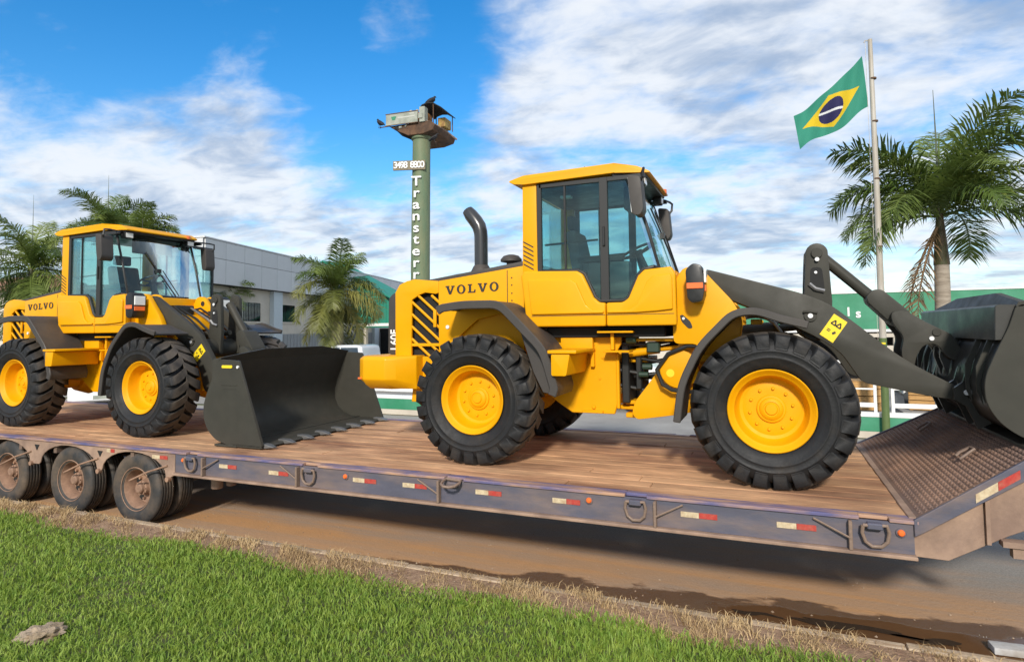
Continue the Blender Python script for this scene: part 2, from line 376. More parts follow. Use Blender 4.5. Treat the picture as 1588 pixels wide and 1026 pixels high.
# kerb of single cast stones
M['kerb'] = mat('kerb_concrete', (.52, .41, .29), .9, c2=(.34, .225, .14), vscale=4, var=.2, bump=.4, bscale=40, rand=.12, coord='Generated')
kerb = empty('kerb', kind='structure', loc=(0, 4.985, 0))
km = B().box(-.496, .496, -.047, .047, -.04, .125).mesh('kerb_stone', M['kerb'], .012)
for i in range(-22, 9):
    k = link('kerb_stone', km, kerb, (i+.3, rnd.uniform(-.008, .008), rnd.uniform(-.008, .006))); k.rotation_euler = (rnd.uniform(-.03, .03), 0, rnd.uniform(-.006, .006))

# grass: every blade a bent triangle strip
def blades(name, n, xr, yr, dens, hr, wr, m, lean, z0, label=None, kind='stuff', parent=None):
    g = np.random.default_rng(11)
    X = g.uniform(*xr, n*3); Y = g.uniform(*yr, n*3); keep = g.uniform(0, 1, n*3) < dens(X, Y); X, Y = X[keep][:n], Y[keep][:n]; n = len(X)
    cl = .5+.5*np.sin(X*2.3+1.7*np.sin(Y*3.1))*np.sin(Y*2.9+X*.7)
    h = g.uniform(*hr, n)*(.7+.5*cl); w = g.uniform(*wr, n); a = g.uniform(0, 2*np.pi, n); t = a+g.normal(0, .9, n)+1.57
    ln = g.uniform(*lean, n)*h
    dx, dy = np.cos(a)*w, np.sin(a)*w; lx, ly = np.cos(t)*ln, np.sin(t)*ln
    Z = np.full(n, z0)+.02*np.sin(X*1.7+.6)*np.sin(Y*2.3)
    v = np.empty((n, 5, 3))
    v[:, 0] = np.stack([X-dx, Y-dy, Z-.01], 1); v[:, 1] = np.stack([X+dx, Y+dy, Z-.01], 1)
    v[:, 2] = np.stack([X+dx*.8+lx*.35, Y+dy*.8+ly*.35, Z+h*.6], 1); v[:, 3] = np.stack([X-dx*.8+lx*.35, Y-dy*.8+ly*.35, Z+h*.6], 1)
    v[:, 4] = np.stack([X+lx, Y+ly, Z+h*np.sqrt(np.clip(1-(ln/h)**2*.35, .2, 1))], 1)
    me = bpy.data.meshes.new(name); me.vertices.add(n*5); me.vertices.foreach_set('co', v.ravel())
    li = (np.arange(n)[:, None]*5 + np.array([0, 1, 2, 3, 3, 2, 4])).ravel()
    me.loops.add(n*7); me.loops.foreach_set('vertex_index', li.astype(np.int32))
    me.polygons.add(n*2); st = (np.arange(n)[:, None]*7+np.array([0, 4])).ravel(); me.polygons.foreach_set('loop_start', st.astype(np.int32))
    me.update(calc_edges=True); me.validate(); me.materials.append(m)
    return link(name, me, parent, kind=kind, label=label)
M['grass'] = leaf_mat('grass_blade', (.115, .245, .026), (.33, .43, .068), 13, .35, .6)
M['straw'] = leaf_mat('dry_straw', (.58, .42, .22), (.36, .235, .11), 3.0, .15, .8)
edge = lambda X: 4.60+.06*np.sin(X*1.9)+.05*np.sin(X*5.3+1)
def cone(X, Y): return np.clip(1.25-.09*np.hypot(X, Y), .3, 1)
blades('lawn_grass', 160000, (-13, 3.0), (1.7, 4.66), lambda X, Y: cone(X, Y)*np.clip((edge(X)+.07-Y)/.16, 0, 1)*np.where(np.hypot(X+4.96, Y-2.87) < .13, .1, 1), (.026, .072), (.0026, .0058), M['grass'], (.3, 1.2), .125)
blades('dry_grass', 15000, (-13, 3.0), (4.3, 4.99), lambda X, Y: np.clip((Y-edge(X)+.12)/.2, 0, 1)*(.12+.88*(np.sin(X*9.1+Y*5+2*np.sin(X*2.3))*np.sin(X*3.3+2+Y*9) > -.05)), (.025, .085), (.0018, .0035), M['straw'], (.6, 1.7), .118)

# clod of dry soil in the lawn
b = B(); bmesh.ops.create_icosphere(b.bm, subdivisions=4, radius=.13)
from mathutils import noise as mn
for v in b.bm.verts:
    q = 1+.5*mn.noise(v.co*14)+.35*mn.noise(v.co*31); v.co = Vector((v.co.x*q*1.1, v.co.y*q, v.co.z*q*.42))
b.build('soil_clod', mat('clod_soil', (.40, .31, .22), .95, c2=(.24, .18, .11), vscale=12, bump=.8, bscale=60), loc=(-4.96, 2.87, .135), label='small mound of dry soil sitting in the green lawn', cat='soil mound')
# pale slab lying in the gutter
t = B().box(-.11, .11, -.06, .06, 0, .05).build('concrete_block', mat('block_concrete', (.50, .50, .50), .8, c2=(.34, .31, .28), vscale=6, bump=.3), bevel=.012, loc=(1.49, 5.41, .004), label='pale concrete block lying in the muddy gutter beside the kerb', cat='concrete block')
t.rotation_euler = (0, 0, .08)

# ================================================================== LOW-LOADER TRAILER
DZ = .935
YN, YF = 5.12, 8.17
def build_trailer():
    T = empty('low_loader_trailer', 'long dusty blue-grey low-loader trailer with timber deck carrying two yellow loaders', 'trailer', (0, 0, 0))
    # timber deck: boards laid lengthwise, broken at staggered butt joints
    n = 15; w = (YF-YN-.24)/n; pm = {}
    for j in range(n):
        x = -14.5 + rnd.uniform(0, 2.5); first = True; x0 = -14.5
        while x0 < .90:
            x1 = min(.905, x0 + (rnd.uniform(1.2, 3.8) if first else rnd.choice((3.0, 3.6, 4.2)))); first = False
            if .905-x1 < .5: x1 = .905
            L = round(x1-x0-.006, 2)
            if L not in pm:
                b = B().box(-L/2, L/2, -w/2+.0035, w/2-.0035, -.05, 0); pm[L] = b.mesh('plank', M['plank'], .004, 1)
            o = link('plank', pm[L], T, ((x0+x1)/2, YN+.12+w*(j+.5), DZ+rnd.uniform(-.005, .002))); o.rotation_euler = (rnd.uniform(-.006, .006), 0, 0)
            x0 = x1
    for s, y in ((-1, YN), (1, YF)):
        q = lambda a: y-s*a                                # a measured inwards from the outer face
        ys = lambda a, c: (min(q(a), q(c)), max(q(a), q(c)))
        B().box(-6.46, .90, *ys(.0, .02), DZ-.235, DZ-.022).build('side_rail', M['rail_blue'], T)
        # top flange, notched above every lashing ring
        notches = [(-6.27, -6.09), (-4.56, -4.36), (-2.86, -2.66), (-1.15, -.97), (.56, .75)]
        xs = [-14.5] + [v for nn in notches for v in nn] + [.93]
        b = B()
        for a, c in zip(xs[::2], xs[1::2]): b.box(a, c, *ys(-.018, .115), DZ-.022, DZ+.004)
        for a, c in notches: b.box(a, c, *ys(.035, .115), DZ-.022, DZ+.004)
        b.build('top_flange', M['rail_top'], T, .004, 1)
        B().box(-6.46, .91, *ys(-.05, .12), DZ-.262, DZ-.237).build('bottom_flange', M['dust_steel'], T, .004, 1)
        # valance over the axles with three wheel arches
        pts = [(-14.5, DZ-.03), (-6.47, DZ-.03), (-6.47, DZ-.27)]
        for xc in (-7.19, -8.43, -9.80):
            pts.append((xc+.60, DZ-.33))
            for k in range(13):
                a = math.pi*k/12; pts.append((xc+.57*math.cos(a), DZ-.30+.25*math.sin(a)))
            pts.append((xc-.60, DZ-.33))
        pts += [(-10.6, DZ-.26), (-14.5, DZ-.26)]
        B().prism(pts, *ys(.0, .018)).build('wheel_valance', M['dust_steel'], T, .004, 1)
        for x in (-9.08, -7.80): B().prism([(x-.05, DZ-.075), (x+.05, DZ-.075), (x, DZ-.15)], *ys(-.006, .004)).build('drain_hole', M['dark'], T)
        # lashing rings and stake pockets
        for i, (a, c) in enumerate(notches):
            x = (a+c)/2
            flat = (i == 2)
            path = [(-.075, 0), (-.085, -.05), (-.07, -.115), (-.03, -.15), (.03, -.15), (.07, -.115), (.085, -.05), (.075, 0), (-.075, 0)]
            path = [(p[0], 0, p[1]) for p in path]
            r = B().tube(path, .013, 8).build('lashing_ring', M['ring'], T)
            r.location = (x, q(-.045 if not flat else -.02), DZ-.045 if not flat else DZ-.012); r.rotation_euler = (R(4) if not flat else R(-78)*-s, R(rnd.uniform(-5, 5)), 0)
            B().box(x-.05, x+.05, *ys(-.06, .01), DZ-.075, DZ-.03).build('ring_bracket', M['rail_blue'], T, .008, 1)
            xb = x + (-.155 if i in (1, 2, 4) else .16 if i else .2)
            B().box(xb-.012, xb+.012, *ys(-.055, 0), DZ-.235, DZ-.03).build('stake_pocket', M['ring'], T, .004, 1)
            B().tube([(xb, q(-.05), DZ-.15), (xb+(.22 if i in (0, 3) else -.24), q(-.02), DZ-.04)], .008, 6).build('tie_rod', M['ring'], T)
        for x in np.arange(-6.0, .9, .9): B().box(x-.01, x+.01, *ys(.02, .11), DZ-.235, DZ-.03).build('rail_gusset', M['under'], T)
    # reflective tape: white half and red half, orange side lamps
    for x0, x1, z in ((-7.67, -7.53, .885), (-6.85, -6.59, .865), (-5.76, -5.50, .835), (-5.03, -4.76, .82), (-3.92, -3.64, .835), (-3.33, -3.06, .835), (-2.54, -2.28, .84), (-1.79, -1.54, .835), (-.70, -.42, .83), (.01, .28, .825)):
        e = empty('reflector_tape', parent=T); xm = (x0+x1)/2; z -= .01
        B().box(x0, xm, YN-.006, YN-.001, z-.021, z+.021).build('white_half', M['whitetape'], e)
        B().box(xm+.002, x1, YN-.006, YN-.001, z-.021, z+.021).build('red_half', M['red'], e)
    for x, z in ((-6.32, .85), (-4.01, .85), (-1.46, .855), (.82, .845)):
        e = empty('side_lamp', parent=T)
        B().cyl((x, YN, z), (x, YN-.012, z), .034, 14).build('lamp_base', M['rail_blue'], e, .003, 1)
        B().lathe([(.0, -.030), (.015, -.028), (.024, -.018), (.025, -.01)], (x, YN, z), 'y', 16).build('lens', M['orange'], e)
    # main beams and cross members under the deck
    for y in (6.05, 7.20):
        B().box(-14.5, .9, y-.09, y+.09, DZ-.10, DZ-.07).box(-14.5, .9, y-.01, y+.01, DZ-.33, DZ-.10).box(-14.5, .9, y-.09, y+.09, DZ-.36, DZ-.33).build('main_beam', M['under'], T)
    for x in np.arange(-14, .8, .75): B().box(x-.03, x+.03, YN+.03, YF-.03, DZ-.17, DZ-.065).build('cross_member', M['under'], T)
    # front slope (gooseneck) with ribbed plate
    sl = .61; xe = 1.70; TP = .28; yn = lambda x: YN+TP*(x-.93); yf = lambda x: YF-TP*(x-.93); ze = DZ+(xe-.93)*sl
    def ramp_ring(x, z): return [(x, yn(min(x, xe))+.02, z), (x, yf(min(x, xe))-.02, z), (x+.015, yf(min(x, xe))-.02, z-.045), (x+.015, yn(min(x, xe))+.02, z-.045)]
    B().loft([ramp_ring(.915, DZ+.004), ramp_ring(xe, ze), ramp_ring(5.6, ze)]).build('ramp_plate', M['ramp'], T, .003, 1)
    B().box(.880, .945, YN+.05, YF-.05, DZ-.01, DZ+.012).build('ramp_sill', M['dust_steel'], T, .004, 1)
    b = B(); un = Vector((1, 0, sl)).normalized(); nn = Vector((-sl, 0, 1)).normalized()
    for j in range(84):                                   # raised anti-slip bars
        y = YN+.10+j*.0345
        for k in range(23):
            p = Vector((.960, y+0, DZ+.004+.045*.633)) + un*(k*.039)
            if p.y < yn(p.x)+.06 or p.y > yf(p.x)-.06 or p.x > xe-.03: continue
            sg = 1 if (j+k) % 2 else -1; e1 = (un+Vector((0, sg, 0)))*.0115; e2 = (un-Vector((0, sg, 0)))*.0045
            c = [p+e1+e2, p+e1-e2, p-e1-e2, p-e1+e2]
            V = [b.bm.verts.new(v-nn*.004) for v in c]; W = [b.bm.verts.new(p+(v-p)*.75+nn*.0032) for v in c]
            b._face(W)
            for i in range(4): b._face([V[i], V[(i+1) % 4], W[(i+1) % 4], W[i]])
    b.build('raised_tread', M['ramp'], T, kind='stuff')
    for s, y in ((-1, yn), (1, yf)):
        def beam(x, zt, zb, o0, o1): yy = y(min(x, xe)); return [(x, yy+s*o0, zt), (x, yy+s*o1, zt), (x, yy+s*o1, zb), (x, yy+s*o0, zb)]
        B().loft([beam(.90, DZ+.012, DZ-.105, .015, -.015), beam(.96, DZ+.045, DZ-.075, .015, -.015), beam(xe, ze+.022, ze-.12, .015, -.015), beam(5.6, ze+.022, ze-.13, .015, -.015)]).build('ramp_edge_beam', M['rail_blue'], T, .004, 1)
        B().loft([[(x, y(x)-s*o, z) for x, z in ((.905, DZ-.05), (1.70, DZ+.42), (2.6, DZ+.42), (2.2, DZ+.15), (1.52, DZ-.115), (1.13, DZ-.30), (.905, DZ-.275))] for o in (.10, .12)]).build('gooseneck_side_plate', M['dust_steel'], T, .004, 1)
        B().box(1.37, 1.395, *sorted((y(1.38)-s*.10, y(1.38)-s*.065)), DZ-.17, DZ+.18).build('side_stiffener', M['dust_steel'], T)
        B().box(1.46, 1.70, *sorted((y(1.5)-s*.12, y(1.5)-s*.03)), DZ-.175, DZ-.135).build('step_bracket', M['dust_steel'], T)
        B().box(1.52, 1.60, *sorted((y(1.5)-s*.12, y(1.5)-s*.05)), DZ-.25, DZ-.175).build('step_foot', M['dust_steel'], T)
    # tape on the ramp edge
    e = empty('reflector_tape', parent=T)
    for nm, x0, x1, mm in (('white_half', 1.29, 1.43, 'whitetape'), ('red_half', 1.432, 1.57, 'red')):
        B().loft([[(x, yn(x)-.0155-o, DZ+(x-.93)*sl-.05+w_) for x, w_ in ((x0, -.03), (x1, -.03), (x1, .03), (x0, .03))] for o in (0, .004)]).build(nm, M[mm], e)
    # recessed lashing eyes on the slope
    for x, y in ((1.42, 5.95), (1.42, 7.35)):
        z = DZ+.03+(x-.915)*.62
        B().tube([(x-.05, y-.06, z-.03), (x-.02, y-.07, z), (x+.05, y-.05, z+.05), (x+.05, y+.05, z+.05), (x-.02, y+.07, z), (x-.05, y+.06, z-.03)], .012, 6).build('lashing_ring', M['ring'], T)
    # axles: three pairs of twin wheels each side
    prof_t = [(.235, -.085), (.26, -.10), (.33, -.117), (.39, -.112), (.415, -.098), (.428, -.085)]
    for yy in (-.055, -.018, .018, .055): prof_t += [(.431, yy-.011), (.420, yy-.007), (.420, yy+.007), (.431, yy+.011)]
    prof_t += [(.428, .085), (.415, .098), (.39, .112), (.33, .117), (.26, .10), (.235, .085)]
    tm = B().lathe(prof_t, n=40).mesh('tyre', M['dust_tyre'], ang=50)
    rim = B().lathe([(.255, -.105), (.262, -.108), (.268, -.098), (.248, -.088), (.232, -.08), (.222, -.05), (.205, .0), (.200, .055), (.150, .066), (.10, .066)], n=40)
    for k in range(10):
        a = 2*math.pi*k/10; rim.cyl((.155*math.cos(a), .066, .155*math.sin(a)), (.155*math.cos(a), .035, .155*math.sin(a)), .016, 6)
    rm = rim.mesh('rim', M['dust_wheel'])
    hole = B()
    for k in range(5):
        a = 2*math.pi*k/5+.3; c = Vector((.178*math.cos(a), .0545, .178*math.sin(a))); hole.lathe([(0, 0), (.034, -.002), (.040, .006)], c, 'y', 12)
    hm = hole.mesh('hand_hole', M['dark'])
    hub = B().lathe([(0, -.075), (.045, -.075), (.06, -.062), (.066, -.03), (.085, -.02), (.092, .02), (.11, .066)], n=24)
    for k in range(8):
        a = 2*math.pi*k/8; hub.cyl((.075*math.cos(a), -.02, .075*math.sin(a)), (.075*math.cos(a), -.036, .075*math.sin(a)), .009, 6)
    hubm = hub.mesh('hub', M['dust_wheel'])
    for x in (-7.19, -8.43, -9.80):
        for s, y in ((-1, YN+.14), (1, YF-.14)):
            w = empty('wheel', parent=T, loc=(x, y, .429), rz=0 if s < 0 else math.pi)
            for dy in (0, .27): link('tyre', tm, w, (0, dy, 0)).rotation_euler = (0, rnd.uniform(0, 6), 0)
            link('rim', rm, w); link('hand_hole', hm, w); link('hub', hubm, w)
            link('rim', rm, w, (0, .27, 0))
        B().box(x-.06, x+.06, YN+.45, YF-.45, .36, .48).build('axle', M['under'], T)
        B().tube([(x+.02, YN-.06, .555), (x+.32, YN-.04, .68), (x+.60, YN-.005, .765)], .011, 6).build('tie_rod', M['dust_wheel'], T)
        B().cyl((x+.62, YN-.03, DZ-.325), (x+.62, YN+.02, DZ-.325), .03, 10).build('pivot_pin', M['dust_wheel'], T)
    # landing/air gear hanging just ahead of the last axle
    B().cyl((-6.30, YN+.45, .42), (-6.30, YN+.45, .66), .07, 12).cyl((-6.12, YN+.5, .46), (-6.12, YN+.5, .66), .06, 12).box(-6.42, -6.0, YN+.36, YN+.6, .64, .70).build('air_tank', M['dust_steel'], T, .01, 1)
    return T
build_trailer()

# ================================================================== WHEEL LOADERS
CACHE = {}
def lug_tyre():
    b = B()
    prof = [(.352, -.165), (.372, -.19), (.41, -.215), (.445, -.226), (.452, -.232), (.462, -.232), (.468, -.229), (.50, -.2305), (.508, -.235), (.515, -.235), (.522, -.230), (.553, -.221), (.585, -.20), (.608, -.165), (.622, -.08), (.625, 0)]
    prof = prof + [(r, -y) for r, y in prof[-2::-1]]
    b.lathe(prof, n=72)
    n = 24
    for s in (-1, 1):
        for k in range(n):
            p0 = 2*math.pi*(k+(.5 if s > 0 else 0))/n
            # cross-sections from sidewall over the shoulder to just past the centre line
            secs = [(.525, .548, -.232, -.01, .095), (.53, .600, -.236, .00, .108), (.56, .646, -.224, .0, .116), (.60, .671, -.182, .012, .118), (.61, .676, -.120, .05, .120), (.615, .678, -.05, .115, .118), (.615, .678, .012, .19, .098)]
            rings = []
            for r0, r1, y, dp, hw in secs:
                rr = []
                for (r, a) in ((r0, -hw*.875), (r1, -hw*.75), (r1, hw*.75), (r0, hw*.875)):
                    t = p0+dp+a; rr.append((r*math.cos(t), -s*y if s > 0 else y, r*math.sin(t)))
                rings.append(rr)
            b.loft(rings)
    return b.mesh('tyre', M['rubber'], .006, 1, 40)
def dish_rim():
    b = B().lathe([(.335, -.155), (.352, -.178), (.356, -.190), (.348, -.197), (.338, -.190), (.325, -.168), (.300, -.150), (.290, -.120), (.278, -.035), (.262, -.012), (.235, -.004), (.205, -.012), (.16, -.014), (.10, -.014)], n=64)
    return b.mesh('rim', M['yellow_rim'], ang=30)
def wheel_hub():
    return B().lathe([(.122, -.005), (.120, -.028), (.112, -.034), (.098, -.036), (.094, -.046), (.075, -.060), (.066, -.062), (.062, -.055), (.055, -.055), (.045, -.068), (0, -.070)], n=36).mesh('hub', M['yellow_rim'], ang=25)
def slab_letters():
    V = [[(0, 1), (.50, 1), (.50, .87), (.42, .87), (.64, .30), (.85, .87), (.77, .87), (.77, 1), (1.20, 1), (1.20, .87), (1.10, .87), (.74, 0), (.46, 0), (.10, .87), (0, .87)]]
    Lp = [[(0, 1), (.56, 1), (.56, .87), (.43, .87), (.43, .13), (.78, .13), (.86, .36), (1.0, .36), (.97, 0), (0, 0), (0, .13), (.14, .13), (.14, .87), (0, .87)]]
    return {'V': (V, 1.2), 'L': (Lp, 1.0), 'O': (None, 1.14)}
SL = slab_letters()
def letter(ch, h):
    polys, w = SL[ch]; b = B()
    if polys:
        for p in polys: b.prism([(x*h, z*h) for x, z in p], -.0025, .0025)
    else:
        o = [b.bm.verts.new((.57*h+.57*h*math.cos(a), -.0025, .5*h+.54*h*math.sin(a))) for a in np.linspace(0, 2*math.pi, 28, endpoint=False)]
        i = [b.bm.verts.new((.57*h+.27*h*math.cos(a), -.0025, .5*h+.41*h*math.sin(a))) for a in np.linspace(0, 2*math.pi, 28, endpoint=False)]
        for k in range(28): b._face([o[k], o[(k+1) % 28], i[(k+1) % 28], i[k]])
    return b.mesh('letter', M['letter_black']), w*h

def rotated(o, pivot, ang, shift=(0, 0, 0)):
    "turn a part about a cross pin through (x, z)"
    Rm = Matrix.Rotation(-ang, 4, 'Y'); p = Vector((pivot[0], 0, pivot[1]))
    o.matrix_local = Matrix.Translation(Vector(shift)+p) @ Rm @ Matrix.Translation(-p)

def make_loader(label, loc, rz, boom, bucket_ang, bucket_pin, first, pinF, upF):
    T = empty('wheel_loader', label, 'wheel loader', loc, rz, 'yellow wheel loaders loaded on the trailer')
    Y = M['yellow']
    def add(name, b, m=Y, bev=.012, seg=2, parent=None, **k): return b.build(name, m, parent or T, bev, seg, **k)
    # ---- wheels
    if 'tyre' not in CACHE:
        CACHE['tyre'] = lug_tyre(); CACHE['rim'] = dish_rim(); CACHE['hub'] = wheel_hub()
        CACHE['bolt'] = B().cyl((0, .0, 0), (0, -.022, 0), .0155, 8, .013).mesh('wheel_bolt', M['yellow_rim'], .002, 1)
        CACHE['back'] = B().lathe([(.335, -.15), (.34, .16), (.30, .17), (.1, .10), (0, .10)], n=32).mesh('rim_back', M['yellow_rim'])
    for x in (0, -2.85):
        for s in (-1, 1):
            w = empty('wheel', parent=T, loc=(x, s*.925, .662), rz=0 if s < 0 else math.pi)
            t = link('tyre', CACHE['tyre'], w); t.rotation_euler = (0, rnd.uniform(0, 6), 0)
            link('rim', CACHE['rim'], w); link('rim_back', CACHE['back'], w); link('hub', CACHE['hub'], w)
            for k in range(10):
                a = 2*math.pi*k/10+.2; link('wheel_bolt', CACHE['bolt'], w, (.178*math.cos(a), -.012, .178*math.sin(a)))
        add('axle', B().cyl((x, -.72, .66), (x, .72, .66), .15, 16).cyl((x, -.85, .66), (x, -.70, .66), .20, 16).cyl((x, .70, .66), (x, .85, .66), .20, 16).lathe([(0, -.28), (.2, -.2), (.27, 0), (.2, .2), (0, .28)], (x, 0, .66), 'y', 20), Y, 0)
    # ---- rear frame under cab and engine
    fr = [(-3.75, .62), (-3.55, .58), (-3.45, .95), (-2.35, .95), (-2.28, .72), (-2.13, .60), (-1.96, .49), (-1.50, .49), (-1.47, .60), (-1.47, 1.14), (-1.42, 1.22), (-1.42, 1.31), (-3.75, 1.31)]
    for s in (-1, 1): add('frame_side_plate', B().prism(fr, s*.47-.02, s*.47+.02), Y, .008, 1)
    add('frame_floor', B().box(-3.75, -1.52, -.44, .44, .66, .72), Y, .005, 1)
    add('engine_block', B().box(-3.5, -2.3, -.42, .42, .75, 1.2).box(-2.2, -1.6, -.36, .36, .74, 1.28), M['dark'], .03, 1)
    add('frame_edge_strip', B().box(-1.475, -1.445, -.50, -.44, .55, 1.12), Y, .006, 1)
    for z0, z1 in ((.52, .56), (1.02, 1.07)): add('front_jaw_plate', B().box(-1.5, -1.18, -.30, .30, z0, z1), Y, .008, 1)
    for bx, bz in ((-1.86, 1.0), (-1.65, .86), (-1.9, .80), (-1.62, 1.08)): add('frame_bolt', B().cyl((bx, -.49, bz), (bx, -.502, bz), .013, 8), Y, 0)
    add('drain_plug', B().cyl((-1.72, -.49, .56), (-1.72, -.51, .56), .022, 8).box(-1.84, -1.62, -.53, -.485, .498, .525), Y, .004, 1)
    # tool / battery box and bracket on the side
    add('side_box', B().prism(rounded([(-1.95, .93), (-1.80, .93), (-1.76, 1.14), (-1.95, 1.14)], .02), -1.19, -.52), Y, .012)
    add('side_box_lid', B().box(-1.98, -1.69, -1.21, -.50, 1.145, 1.178), Y, .01)
    add('bracket_plate', B().box(-2.05, -1.70, -.58, -.50, 1.12, 1.315), Y, .01)
    add('bracket_post', B().box(-1.735, -1.695, -.55, -.50, .98, 1.14).box(-1.50, -1.465, -.62, -.55, 1.16, 1.33), Y, .006, 1)
    add('bracket_shelf', B().box(-1.57, -1.30, -.66, -.46, 1.135, 1.155).box(-1.62, -1.25, -.70, -.5, 1.335, 1.355), Y, .005, 1)
    add('far_side_box', B().box(-2.27, -2.0, .52, .98, .88, 1.14), Y, .012)
    # ---- counterweight
    def ringz(z, k): return [(x, y, z) for x, y in ((-4.50+k, -.70+k), (-4.44+k, -.86+k), (-4.32, -.96+k), (-4.02, -.97+k), (-3.92, -.90+k), (-3.74, -.74), (-3.74, .74), (-3.92, .90-k), (-4.02, .97-k), (-4.32, .96-k), (-4.44+k, .86-k), (-4.50+k, .70-k))]
    add('counterweight', B().loft([ringz(.715, .14), ringz(.77, .05), ringz(.83, .0), ringz(1.06, .0), ringz(1.095, .03)]), Y, .012)
    add('counterweight_reflector', B().box(-4.42, -4.37, -.925, -.90, .83, .85), M['orange'], .002, 1)
    add('rear_hanger', B().prism([(-3.93, 1.08), (-3.62, 1.08), (-3.60, .55), (-3.90, .55), (-3.88, .74), (-3.95, .80)], -.60, -.50).prism([(-3.93, 1.08), (-3.62, 1.08), (-3.60, .55), (-3.90, .55), (-3.88, .74), (-3.95, .80)], .50, .60), Y, .008, 1)
    add('tow_hitch', B().box(-3.95, -3.60, -.5, .5, .55, .62).box(-3.9, -3.75, -.1, .1, .46, .56), Y, .01, 1)
    # ---- engine hood with open slatted side grilles
    hw = .645
    top = [(-4.08, 1.84), (-4.02, 1.925), (-3.93, 1.965), (-3.82, 1.985), (-3.57, 1.945), (-2.44, 2.075)]
    side = [(-2.44, 2.075), (-3.50, 1.953), (-3.50, 1.07), (-3.40, 1.02), (-3.25, 1.30), (-3.0, 1.50), (-2.75, 1.55), (-2.44, 1.50)]
    for s in (-1, 1):
        a, c = sorted((s*hw, s*(hw-.04)))
        add('hood_side_panel', B().prism(side, a, c), Y, .008)
        post = [(-4.09, 1.07), (-4.09, 1.84), (-4.03, 1.93), (-3.93, 1.97), (-3.82, 1.987), (-3.50, 1.953), (-3.50, 1.815), (-3.54, 1.805), (-3.68, 1.825), (-3.76, 1.80), (-3.86, 1.745), (-3.87, 1.07)]
        add('grille_frame', B().prism(post, a, c), Y, .010)
        for k in range(6):
            z0 = 1.00+k*.145; z1 = z0+.36*.80
            p0 = [-3.87, z1]; p1 = [-3.50, z0-.02]
            if p1[1] < 1.085: t = (z1-1.085)/(z1-p1[1]); p1 = [-3.87+.37*t, 1.085]
            if p0[1] > 1.80:
                t = (p0[1]-1.79)/(p0[1]-p1[1]); p0 = [-3.87+(p1[0]+3.87)*t, 1.79]
            add('grille_bar', B().tube([(p0[0], s*(hw-.02), p0[1]), (p1[0], s*(hw-.02), p1[1])], .016, 6), Y, 0)
        add('grille_bar', B().box(-3.87, -3.50, min(a, c)+.005, max(a, c)-.005, 1.20, 1.235), Y, .004, 1)
    add('grille_recess', B().box(-3.98, -3.42, -.56, .56, 1.08, 1.86), M['dark'], 0)  # solid dark box stands in for the shade behind the bars
    add('hood_end_cap', B().prism([(-4.09, 1.80), (-4.03, 1.93), (-3.93, 1.97), (-3.82, 1.987), (-3.50, 1.95), (-3.50, 1.88), (-3.9, 1.88), (-4.03, 1.78)], -hw+.04, hw-.04), Y, .01)
    add('hood_bulkhead', B().prism([(-3.42, 1.1), (-3.42, 1.93), (-2.46, 2.05), (-2.46, 1.1)], -hw+.045, hw-.045), Y, .01)
    add('hood_top_cover', B().prism([(-3.74, 1.972), (-3.60, 1.985), (-2.43, 2.135), (-2.43, 2.07), (-3.57, 1.94), (-3.72, 1.955)], -.60, .60), M['fender'], .012)
    add('radiator_cover', B().prism(rounded([(-4.28, 1.10), (-4.27, 1.78), (-4.20, 1.845), (-4.085, 1.85), (-4.085, 1.10)], .04), -.52, .52), M['fender'], .015)
    lm = text_mesh('L60F', .15, .002, M['white'], .003, .85)
    lo = link('letter', lm, T); lo.matrix_local = Matrix.Translation((-4.18, -.524, 1.275)) @ RX90 @ Matrix.Rotation(R(90), 4, 'Z')
    x = -3.405
    for ch in 'VOLVO':
        k = ch+'m'
        if k not in CACHE: CACHE[k] = letter(ch, .098)
        me, w = CACHE[k]
        for s in (-1, 1):
            xo = x if s < 0 else -6.09-x
            lt = link('letter', me, T); lt.matrix_local = Matrix.Translation((xo, s*(hw+.003), 1.793+(xo+3.405)*.035)) @ (Matrix.Identity(4) if s < 0 else Matrix.Rotation(math.pi, 4, 'Z'))
        x += w+.028
    for zx in (1.95, 1.87, 1.78, 1.70, 1.62): add('panel_screw', B().cyl((-2.58, -hw, zx), (-2.58, -hw-.006, zx), .008, 6), M['frame_grey'], 0)
    add('panel_screw', B().cyl((-3.38, -hw, 1.42), (-3.38, -hw-.012, 1.42), .022, 10), M['chrome'], 0)
    add('panel_seam', B().box(-2.637, -2.629, -hw-.0025, -hw+.01, 1.60, 2.035), M['ink'], 0)
    add('hinge', B().box(-3.56, -3.52, -hw-.025, -hw, 1.42, 1.62), Y, .01)
    # ---- exhaust stack and intake cap
    path = [(-3.21, -.1, 2.02), (-3.21, -.1, 2.52), (-3.215, -.1, 2.58), (-3.235, -.1, 2.65), (-3.28, -.1, 2.72), (-3.345, -.1, 2.80), (-3.39, -.1, 2.86)]
    e = add('exhaust_stack', B().tube(path, [.083, .083, .084, .088, .088, .085, .070], 20), M['exhaust'], 0)
    add('exhaust_mouth', B().tube([(-3.386, -.1, 2.855), (-3.394, -.1, 2.866)], .060, 16), M['dark'], 0, parent=e)
    add('exhaust_collar', B().lathe([(.15, 0), (.145, .03), (.10, .12), (.085, .14)], (-3.21, -.1, 2.03), 'z', 24), M['fender'], 0, parent=e)
    add('air_intake_cap', B().lathe([(.05, 0), (.055, .08), (.125, .095), (.125, .12), (.09, .16), (.04, .175), (0, .18)], (-2.75, -.25, 2.08), 'z', 24), M['fender'], 0)
